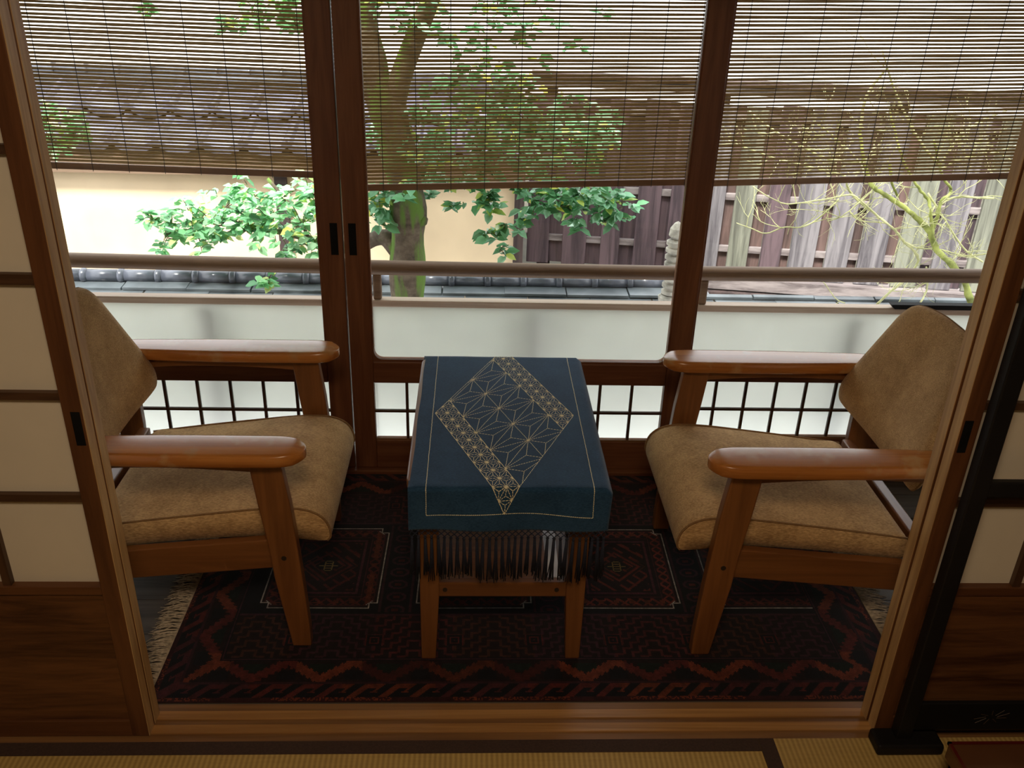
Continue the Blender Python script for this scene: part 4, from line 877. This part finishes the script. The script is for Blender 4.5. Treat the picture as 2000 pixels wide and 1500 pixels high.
FOL_C_AND_SHADE = [(-0.377, 3.5, 0.679, 0.062, 48), (-0.4, 3.5, 0.606, 0.042, 24), (-0.361, 3.5, 0.565, 0.038, 12), (-0.28, 3.42, 0.715, 0.036, 12), (-0.171, 3.6, 0.661, 0.021, 9), (-0.109, 3.6, 0.609, 0.026, 12), (-0.046, 3.6, 0.624, 0.013, 4), (0.058, 3.6, 0.662, 0.06, 42), (0.08, 3.6, 0.598, 0.038, 18), (0.05, 3.6, 0.511, 0.047, 24), (0.123, 3.6, 0.535, 0.03, 12), (0.105, 3.6, 0.435, 0.03, 10), (0.137, 3.6, 0.418, 0.017, 6), (0.197, 3.6, 0.551, 0.034, 20), (0.264, 3.7, 0.618, 0.077, 54), (0.35, 3.7, 0.609, 0.066, 48), (0.413, 3.7, 0.643, 0.077, 54), (0.5, 3.7, 0.634, 0.084, 60), (0.576, 3.7, 0.624, 0.071, 54), (0.441, 3.7, 0.545, 0.049, 24), (0.551, 3.7, 0.536, 0.044, 24), (0.622, 3.7, 0.603, 0.033, 15), (0.648, 3.7, 0.549, 0.013, 3), (0.513, 3.523, 0.989, 0.054, 12), (0.49, 3.794, 0.771, 0.058, 12), (-0.047, 3.742, 0.985, 0.056, 12), (-0.196, 3.563, 1.008, 0.054, 12), (-0.196, 3.789, 0.803, 0.058, 12), (0.565, 3.718, 0.904, 0.057, 12), (-0.144, 3.514, 0.881, 0.053, 12), (0.408, 3.627, 0.884, 0.055, 12), (-0.252, 3.71, 0.731, 0.057, 12), (-0.127, 3.51, 0.958, 0.053, 12), (0.005, 3.704, 0.811, 0.056, 12), (0.471, 3.573, 0.924, 0.054, 12), (0.43, 3.794, 1.004, 0.057, 12), (0.447, 3.816, 0.985, 0.058, 12), (-0.219, 3.885, 0.656, 0.059, 12), (0.326, 3.786, 0.704, 0.058, 12), (-0.258, 3.696, 0.841, 0.056, 12), (0.403, 3.833, 0.944, 0.058, 12), (-0.202, 3.86, 0.673, 0.059, 12), (-0.282, 3.868, 0.804, 0.059, 12), (0.026, 3.589, 1.055, 0.054, 12), (-0.094, 3.566, 0.745, 0.055, 12), (0.307, 3.865, 0.928, 0.058, 12), (-0.09, 3.782, 0.654, 0.058, 12), (-0.268, 3.761, 0.872, 0.057, 12), (-0.141, 3.583, 0.968, 0.054, 12), (-0.387, 3.749, 0.884, 0.057, 12), (0.499, 3.79, 0.784, 0.058, 12), (0.269, 3.798, 0.929, 0.057, 12), (0.448, 3.609, 0.849, 0.055, 12), (0.153, 3.543, 0.716, 0.054, 12), (-0.348, 3.598, 0.925, 0.055, 12), (0.204, 3.669, 0.689, 0.056, 12), (0.066, 3.645, 0.937, 0.055, 12), (0.27, 3.533, 0.766, 0.054, 12), (0.164, 3.792, 0.883, 0.057, 12), (0.343, 3.825, 0.854, 0.058, 12), (0.208, 3.777, 0.793, 0.057, 12), (0.011, 3.896, 0.816, 0.059, 12), (0.138, 3.638, 0.867, 0.055, 12), (-0.217, 3.545, 1.031, 0.053, 12), (0.042, 3.679, 0.857, 0.056, 12), (0.127, 3.861, 1.054, 0.058, 12), (0.098, 3.782, 1.08, 0.057, 12), (-0.144, 3.764, 0.852, 0.057, 12), (0.024, 3.679, 0.825, 0.056, 12), (0.208, 3.734, 0.941, 0.056, 12), (-0.181, 3.558, 0.812, 0.054, 12), (0.329, 3.742, 0.915, 0.057, 12), (0.029, 3.723, 0.868, 0.056, 12), (0.153, 3.513, 0.886, 0.053, 12), (0.17, 3.754, 0.819, 0.057, 12), (-0.413, 3.874, 0.855, 0.059, 12), (0.319, 3.678, 0.902, 0.056, 12), (0.089, 3.75, 0.7, 0.057, 12), (0.2, 3.603, 1.081, 0.054, 12), (-0.215, 3.502, 0.847, 0.053, 12), (0.376, 3.544, 0.894, 0.054, 12), (0.042, 3.54, 1.02, 0.053, 12), (0.181, 3.587, 0.816, 0.055, 12), (-0.237, 3.624, 0.914, 0.055, 12), (-0.059, 3.863, 0.936, 0.058, 12), (0.485, 3.673, 0.946, 0.056, 12), (-0.27, 3.52, 0.926, 0.053, 12), (-0.214, 3.572, 0.828, 0.054, 12), (0.451, 3.646, 0.795, 0.056, 12), (-0.381, 3.744, 0.894, 0.057, 12), (-0.031, 3.649, 0.677, 0.056, 12), (0.468, 3.54, 0.906, 0.054, 12), (-0.068, 3.769, 0.67, 0.058, 12), (0.41, 3.664, 0.888, 0.056, 12), (-0.137, 3.735, 0.867, 0.057, 12), (0.317, 3.649, 0.85, 0.056, 12), (0.214, 3.802, 0.897, 0.058, 12), (0.22, 3.657, 0.74, 0.056, 12), (-0.322, 3.658, 0.842, 0.056, 12), (0.201, 3.532, 0.871, 0.054, 12), (0.323, 3.884, 1.008, 0.059, 12), (0.059, 3.764, 0.908, 0.057, 12), (0.15, 3.699, 1.073, 0.056, 12), (-0.124, 3.819, 0.736, 0.058, 12), (0.047, 3.691, 0.725, 0.056, 12), (0.526, 3.873, 0.924, 0.059, 12), (0.212, 3.593, 1.012, 0.054, 12), (-0.16, 3.671, 0.88, 0.056, 12), (-0.117, 3.734, 1.067, 0.056, 12), (0.144, 3.642, 0.962, 0.055, 12), (0.27, 3.667, 0.9, 0.056, 12), (0.227, 3.858, 0.833, 0.059, 12), (0.458, 3.551, 0.938, 0.054, 12), (0.02, 3.768, 0.767, 0.057, 12), (-0.051, 3.71, 1.016, 0.056, 12), (0.384, 3.88, 0.747, 0.059, 12), (0.089, 3.707, 0.956, 0.056, 12), (0.031, 3.858, 0.97, 0.058, 12), (-0.307, 3.662, 0.841, 0.056, 12), (0.522, 3.729, 0.899, 0.057, 12), (0.276, 3.512, 0.815, 0.054, 12), (-0.279, 3.572, 1.016, 0.054, 12), (-0.248, 3.662, 0.897, 0.056, 12), (-0.033, 3.782, 1.079, 0.057, 12), (-0.377, 3.632, 0.853, 0.055, 12), (0.072, 3.805, 1.05, 0.057, 12), (0.223, 3.748, 0.968, 0.057, 12), (-0.253, 3.891, 0.732, 0.059, 12), (0.05, 3.686, 0.908, 0.056, 12), (-0.027, 3.76, 1.076, 0.056, 12), (0.116, 3.877, 0.883, 0.059, 12), (0.035, 3.862, 1.032, 0.058, 12), (0.206, 3.826, 0.915, 0.058, 12), (0.109, 3.798, 0.971, 0.057, 12), (-0.1, 3.822, 0.912, 0.058, 12), (0.338, 3.674, 0.764, 0.056, 12), (0.081, 3.687, 0.719, 0.056, 12), (0.218, 3.529, 0.717, 0.054, 12), (0.442, 3.835, 0.867, 0.058, 12), (-0.144, 3.694, 1.043, 0.056, 12), (-0.043, 3.607, 1.014, 0.054, 12), (0.005, 3.532, 0.919, 0.053, 12), (0.091, 3.8, 0.964, 0.057, 12), (0.15, 3.77, 1.016, 0.057, 12), (0.176, 3.554, 1.108, 0.053, 12), (0.247, 3.686, 0.775, 0.056, 12), (0.073, 3.723, 0.861, 0.056, 12), (0.375, 3.715, 0.92, 0.056, 12), (-0.16, 3.848, 0.748, 0.059, 12), (-0.054, 3.694, 0.714, 0.056, 12), (-0.347, 3.531, 0.959, 0.054, 12), (0.206, 3.759, 0.99, 0.057, 12), (0.189, 3.657, 1.067, 0.055, 12), (0.136, 3.653, 1.421, 0.042, 8), (-0.179, 3.74, 1.344, 0.043, 8), (0.104, 3.523, 1.353, 0.04, 8), (-0.271, 3.493, 1.368, 0.04, 8), (-0.24, 3.445, 1.304, 0.04, 8), (0.118, 3.546, 1.386, 0.041, 8), (-0.219, 3.583, 1.416, 0.041, 8), (-0.317, 3.517, 1.367, 0.04, 8), (0.173, 3.577, 1.309, 0.041, 8), (-0.001, 3.53, 1.307, 0.04, 8), (-0.356, 3.476, 1.396, 0.04, 8), (0.024, 3.542, 1.385, 0.041, 8), (0.107, 3.723, 1.396, 0.043, 8), (-0.007, 3.729, 1.368, 0.043, 8), (-0.216, 3.77, 1.289, 0.043, 8), (-0.101, 3.78, 1.32, 0.043, 8), (0.072, 3.748, 1.318, 0.043, 8), (0.213, 3.792, 1.318, 0.044, 8), (-0.245, 3.668, 1.334, 0.042, 8), (-0.181, 3.47, 1.38, 0.04, 8), (0.214, 3.591, 1.39, 0.041, 8), (0.179, 3.784, 1.402, 0.043, 8), (-0.343, 3.54, 1.422, 0.041, 8), (-0.203, 3.753, 1.285, 0.043, 8), (0.081, 3.617, 1.373, 0.041, 8), (-0.275, 3.556, 1.312, 0.041, 8), (-0.065, 3.46, 1.19, 0.032, 6), (-0.055, 3.438, 1.142, 0.032, 6), (-0.109, 3.5, 1.262, 0.032, 6), (-0.025, 3.537, 1.252, 0.032, 6), (-0.08, 3.644, 1.242, 0.033, 6), (-0.053, 3.707, 1.212, 0.034, 6), (-0.142, 3.74, 1.249, 0.034, 6), (-0.021, 3.453, 1.167, 0.032, 6), (0.007, 3.535, 1.146, 0.033, 6), (0.082, 3.558, 1.188, 0.033, 6), (0.153, 3.59, 1.226, 0.033, 6), (0.037, 3.735, 1.222, 0.034, 6), (0.03, 3.615, 1.184, 0.033, 6), (0.159, 3.736, 1.096, 0.034, 6), (0.357, 3.6, 1.256, 0.025, 6), (0.407, 3.6, 1.23, 0.025, 6), (0.253, 3.6, 1.189, 0.025, 6), (0.305, 3.6, 1.318, 0.025, 6), (0.455, 3.6, 1.375, 0.025, 6), (-0.5, 4.488, 2.467, 0.24, 48), (-1.398, 4.276, 2.797, 0.24, 48), (-1.218, 4.856, 2.576, 0.24, 48), (0.513, 4.254, 2.314, 0.24, 48), (0.255, 4.206, 2.174, 0.24, 48), (-0.729, 4.321, 2.203, 0.24, 48), (-0.027, 4.264, 2.78, 0.24, 48), (-0.071, 4.235, 2.729, 0.24, 48), (-0.969, 4.537, 2.491, 0.24, 48), (-1.195, 4.552, 2.142, 0.24, 48), (-1.061, 4.843, 2.675, 0.24, 48), (-0.35, 4.677, 2.713, 0.24, 48), (-1.192, 4.544, 2.192, 0.24, 48), (-1.244, 4.276, 2.248, 0.24, 48), (-1.383, 4.351, 2.365, 0.24, 48), (-0.13, 4.801, 2.733, 0.24, 48), (0.079, 4.555, 2.742, 0.24, 48), (-1.141, 4.274, 2.672, 0.24, 48), (-0.12, 4.347, 2.364, 0.24, 48), (-0.846, 4.502, 2.399, 0.24, 48), (-0.624, 4.758, 2.668, 0.24, 48), (-0.263, 4.531, 2.299, 0.24, 48), (0.184, 4.891, 2.26, 0.24, 48), (0.047, 4.689, 2.561, 0.24, 48), (-1.433, 4.586, 2.241, 0.24, 48), (-1.072, 4.606, 2.552, 0.24, 48), (-0.124, 4.72, 2.592, 0.24, 48), (-0.455, 4.233, 2.641, 0.24, 48), (0.311, 4.785, 2.519, 0.24, 48), (-1.416, 4.337, 2.176, 0.24, 48), (-0.101, 4.581, 2.231, 0.24, 48), (0.603, 4.885, 2.729, 0.24, 48), (-0.479, 4.404, 2.246, 0.24, 48), (0.313, 4.691, 2.294, 0.24, 48), (0.485, 4.598, 2.389, 0.24, 48), (-0.586, 4.704, 2.419, 0.24, 48), (-0.05, 4.285, 2.592, 0.24, 48), (-0.901, 4.837, 2.25, 0.24, 48), (-0.767, 4.577, 2.375, 0.24, 48), (-0.344, 4.847, 2.241, 0.24, 48), (0.199, 4.685, 2.65, 0.24, 48), (-0.515, 4.518, 2.342, 0.24, 48), (-0.459, 4.378, 2.234, 0.24, 48), (-0.453, 4.334, 2.429, 0.24, 48), (-0.239, 4.417, 2.219, 0.24, 48), (-0.169, 4.802, 2.256, 0.24, 48), (-0.145, 4.661, 2.719, 0.24, 48), (0.001, 4.415, 2.245, 0.24, 48), (0.341, 4.409, 2.109, 0.24, 48), (0.415, 4.339, 2.319, 0.24, 48), (-0.798, 4.379, 2.607, 0.24, 48), (-0.746, 4.508, 2.394, 0.24, 48), (0.334, 4.213, 2.506, 0.24, 48), (-1.21, 4.305, 2.525, 0.24, 48), (-0.673, 4.245, 2.512, 0.24, 48), (0.512, 4.652, 2.447, 0.24, 48), (0.262, 4.841, 2.206, 0.24, 48), (-0.842, 4.875, 2.748, 0.24, 48), (-1.054, 4.693, 2.712, 0.24, 48), (-0.199, 4.692, 2.467, 0.24, 48), (-0.984, 4.349, 2.143, 0.24, 48), (-0.036, 4.297, 2.535, 0.24, 48), (-0.639, 4.505, 2.779, 0.24, 48), (-0.638, 4.532, 2.366, 0.24, 48), (-1.027, 4.357, 2.473, 0.24, 48), (0.298, 4.263, 2.762, 0.24, 48), (-0.016, 4.238, 2.595, 0.24, 48), (-0.617, 4.56, 2.171, 0.24, 48), (-0.377, 4.564, 2.648, 0.24, 48), (-0.222, 4.693, 2.614, 0.24, 48), (-1.013, 4.217, 2.435, 0.24, 48), (-1.215, 4.299, 2.325, 0.24, 48), (-0.317, 4.631, 2.552, 0.24, 48), (0.574, 4.271, 2.491, 0.24, 48), (-1.309, 4.669, 2.406, 0.24, 48), (-1.192, 4.417, 2.562, 0.24, 48), (-0.459, 4.861, 2.349, 0.24, 48), (-0.752, 4.846, 2.524, 0.24, 48), (-1.265, 4.749, 2.354, 0.24, 48), (0.584, 4.645, 2.663, 0.24, 48), (0.471, 4.557, 2.777, 0.24, 48), (-1.444, 4.438, 2.686, 0.24, 48), (-1.482, 4.671, 2.799, 0.24, 48), (0.074, 4.804, 2.154, 0.24, 48), (-0.311, 4.627, 2.405, 0.24, 48), (-0.577, 4.753, 2.214, 0.24, 48), (-1.401, 4.615, 2.777, 0.24, 48), (0.32, 4.671, 2.306, 0.24, 48), (0.49, 4.228, 2.273, 0.24, 48), (0.234, 4.826, 2.382, 0.24, 48), (0.5, 4.278, 2.518, 0.24, 48), (-1.351, 4.363, 2.233, 0.24, 48), (-1.486, 4.484, 2.45, 0.24, 48), (-0.882, 4.656, 2.137, 0.24, 48), (-0.362, 4.569, 2.382, 0.24, 48), (0.513, 4.289, 2.399, 0.24, 48), (-0.488, 4.461, 2.782, 0.24, 48), (-0.242, 4.561, 2.408, 0.24, 48), (-0.538, 4.866, 2.659, 0.24, 48), (-0.075, 4.314, 2.516, 0.24, 48), (-1.219, 4.446, 2.116, 0.24, 48), (0.051, 4.884, 2.546, 0.24, 48), (-0.246, 4.375, 2.41, 0.24, 48), (-0.478, 4.496, 2.289, 0.24, 48), (-1.017, 4.725, 2.767, 0.24, 48), (0.307, 4.635, 2.12, 0.24, 48), (-0.835, 4.788, 2.781, 0.24, 48), (-0.295, 4.598, 2.58, 0.24, 48), (-0.956, 4.698, 2.356, 0.24, 48), (0.364, 4.523, 2.564, 0.24, 48), (-0.277, 4.574, 2.423, 0.24, 48), (0.595, 4.728, 2.394, 0.24, 48), (-0.388, 4.828, 2.623, 0.24, 48), (-0.063, 4.871, 2.182, 0.24, 48), (-0.184, 4.637, 2.418, 0.24, 48), (0.619, 4.877, 2.373, 0.24, 48), (-0.144, 4.736, 2.587, 0.24, 48), (-0.702, 4.759, 2.344, 0.24, 48), (-1.177, 4.665, 2.554, 0.24, 48), (-0.601, 4.549, 2.792, 0.24, 48), (0.278, 4.485, 2.738, 0.24, 48), (-0.245, 4.483, 2.553, 0.24, 48), (0.224, 4.827, 2.569, 0.24, 48), (-0.032, 4.481, 2.128, 0.24, 48), (-0.5, 4.28, 2.76, 0.24, 48), (-0.703, 4.624, 2.613, 0.24, 48), (-1.107, 4.783, 2.328, 0.24, 48), (-1.323, 4.62, 2.382, 0.24, 48), (0.522, 4.511, 2.166, 0.24, 48), (-1.459, 4.221, 2.445, 0.24, 48)]
foliage('foliage', FOL_C_AND_SHADE, ct, .058, 3, [(.16, .40, .20), (.20, .44, .26), (.30, .54, .36), (.10, .26, .12), (.50, .62, .16), (.72, .70, .12), (.06, .17, .07)])  # includes wide unseen clusters overhead, added to shade the plaster wall and fence
foliage('foliage', FOL_L, ct, .055, 9, [(.22, .50, .26), (.30, .58, .30), (.42, .68, .42), (.14, .34, .18), (.62, .78, .30), (.80, .76, .16), (.07, .20, .09)])
MB().tube(bez([(-.54, 3.64, .425), (-.62, 3.8, .40), (-.78, 3.98, .36), (-1.05, 4.03, .40), (-1.3, 4.05, .42)], 5), [.022 - .0007 * k for k in range(21)], 8).build('branch', BARK, ct, smooth=True)
MB().tube(bez([(-.75, 3.96, .37), (-.82, 3.98, .5), (-.92, 4.0, .62)], 5), .008, 8).build('branch', BARK, ct, smooth=True)

mt = empty('maple_tree', (1.9, 4.4, -.62), 'bare maple with mossy yellow-green branches in front of the board fence', 'tree')
MAPLE = [
([(1.61, 3.784, 0.921), (1.651, 3.776, 0.8), (1.688, 3.742, 0.713), (1.734, 3.726, 0.68), (1.841, 3.751, 0.624), (1.929, 3.74, 0.563), (2.01, 3.778, 0.494), (2.035, 3.73, 0.434), (2.112, 3.748, 0.375), (2.207, 3.758, 0.289), (2.291, 3.791, 0.164)], 0.007, 0.016, 9),
([(1.553, 3.713, 0.755), (1.624, 3.785, 0.663), (1.728, 3.776, 0.589), (1.789, 3.726, 0.545), (1.847, 3.75, 0.506), (1.889, 3.745, 0.461), (1.955, 3.765, 0.415), (1.989, 3.779, 0.356), (1.91, 3.709, 0.302), (1.848, 3.703, 0.233), (1.848, 3.784, 0.152)], 0.005, 0.006, 9),
([(2.051, 3.796, 0.441), (2.032, 3.795, 0.489), (1.989, 3.706, 0.575), (1.986, 3.708, 0.645), (2.066, 3.784, 0.679), (2.033, 3.774, 0.713), (1.978, 3.767, 0.79), (1.907, 3.731, 0.907)], 0.01, 0.004, 6),
([(2.001, 3.724, 0.641), (2.082, 3.754, 0.664), (2.23, 3.737, 0.665)], 0.005, 0.005, 3),
([(1.994, 3.724, 0.51), (1.96, 3.71, 0.599), (1.946, 3.74, 0.655), (1.867, 3.715, 0.724), (1.791, 3.707, 0.818), (1.754, 3.74, 0.902), (1.72, 3.792, 1.013)], 0.008, 0.004, 7),
([(1.952, 3.762, 0.675), (2.068, 3.774, 0.55), (2.182, 3.78, 0.428), (2.295, 3.794, 0.363)], 0.004, 0.004, 5),
([(1.142, 3.779, 0.523), (1.219, 3.782, 0.497), (1.27, 3.749, 0.488), (1.336, 3.726, 0.523), (1.398, 3.7, 0.532), (1.483, 3.766, 0.544), (1.53, 3.747, 0.606), (1.573, 3.776, 0.638)], 0.002, 0.004, 4),
([(1.175, 3.732, 0.696), (1.24, 3.715, 0.66), (1.333, 3.765, 0.617), (1.382, 3.707, 0.636), (1.525, 3.754, 0.646), (1.605, 3.737, 0.668), (1.657, 3.706, 0.639), (1.771, 3.751, 0.557)], 0.0022, 0.004, 5),
([(1.19, 3.723, 0.58), (1.266, 3.796, 0.521), (1.332, 3.713, 0.523)], 0.0018, 0.002, 2),
([(1.527, 3.746, 0.55), (1.567, 3.737, 0.564), (1.603, 3.714, 0.604), (1.715, 3.787, 0.671)], 0.002, 0.003, 3),
([(1.621, 3.757, 0.592), (1.669, 3.743, 0.557), (1.796, 3.758, 0.542)], 0.003, 0.003, 4),
([(1.747, 3.745, 0.802), (1.784, 3.756, 0.712), (1.839, 3.792, 0.652)], 0.007, 0.005, 2),
([(2.018, 3.747, 0.346), (2.048, 3.766, 0.284), (2.055, 3.767, 0.227), (2.012, 3.714, 0.192)], 0.0045, 0.004, 2),
([(1.526, 3.726, 0.303), (1.585, 3.769, 0.25), (1.646, 3.768, 0.183), (1.698, 3.785, 0.156)], 0.002, 0.0025, 1),
([(1.872, 3.711, 0.471), (1.975, 3.77, 0.427), (2.075, 3.765, 0.424), (2.199, 3.794, 0.389), (2.259, 3.727, 0.419)], 0.003, 0.003, 6),
([(1.129, 3.797, 0.998), (1.203, 3.701, 0.945), (1.364, 3.774, 0.862), (1.478, 3.716, 0.821), (1.661, 3.799, 0.795)], 0.003, 0.005, 9),
([(1.101, 3.736, 0.864), (1.25, 3.748, 0.815), (1.405, 3.742, 0.783), (1.566, 3.745, 0.748)], 0.003, 0.004, 9),
([(1.664, 3.752, 1.192), (1.609, 3.781, 1.071), (1.615, 3.796, 0.919)], 0.004, 0.007, 4),
([(1.607, 3.718, 1.251), (1.726, 3.766, 1.076), (1.845, 3.733, 0.905), (1.954, 3.72, 0.8)], 0.003, 0.006, 6),
([(1.979, 3.768, 0.79), (2.027, 3.778, 0.901), (2.088, 3.752, 0.98), (2.2, 3.751, 1.031)], 0.004, 0.003, 9),
([(1.994, 3.791, 0.772), (2.073, 3.769, 0.829), (2.17, 3.777, 0.842), (2.297, 3.79, 0.88)], 0.004, 0.003, 9),
([(1.637, 3.716, 0.756), (1.629, 3.769, 0.801), (1.513, 3.763, 0.892), (1.4, 3.748, 0.965)], 0.003, 0.003, 8)]
rt = random.Random(21); tw = MB(); ntw = 0
for pts, r0, r1, dens in MAPLE:
    P = bez(pts, 5); n_ = len(P); wob = [Vector((rt.uniform(-1, 1), rt.uniform(-1, 1), rt.uniform(-1, 1))) * r0 * .35 for _ in P]
    P = [p + w_ for p, w_ in zip(P, wob)]
    MB().tube(P, [(r0 + (r1 - r0) * i / (n_ - 1)) * rt.uniform(.85, 1.15) for i in range(n_)], 8).build('branch', MBARK if r0 > .006 else TWIG, mt, smooth=True)
    def twig(p, d, L, r, depth):
        q = [p]; 
        for k in range(4):
            d = (d + Vector((rt.uniform(-.35, .35), rt.uniform(-.35, .35), rt.uniform(-.25, .4)))).normalized(); q.append(q[-1] + d * L / 4)
        tw.tube(q, [r, r * .85, r * .7, r * .6, r * .45], 4)
        if depth > 0:
            for k in (1, 2, 3):
                if rt.random() < .75: twig(q[k], (d + Vector((rt.uniform(-1, 1), rt.uniform(-.6, .6), rt.uniform(-.7, .9)))).normalized(), L * .6, r * .6, depth - 1)
    for i in range(int(dens * 1.1)):
        k = rt.randrange(1, n_ - 1); dd = Vector((rt.uniform(-1, 1), rt.uniform(-.5, .5), rt.uniform(-.5, 1))).normalized()
        twig(P[k], dd, rt.uniform(.10, .24), .0022, 2)
tw.build('twigs', TWIG, mt)
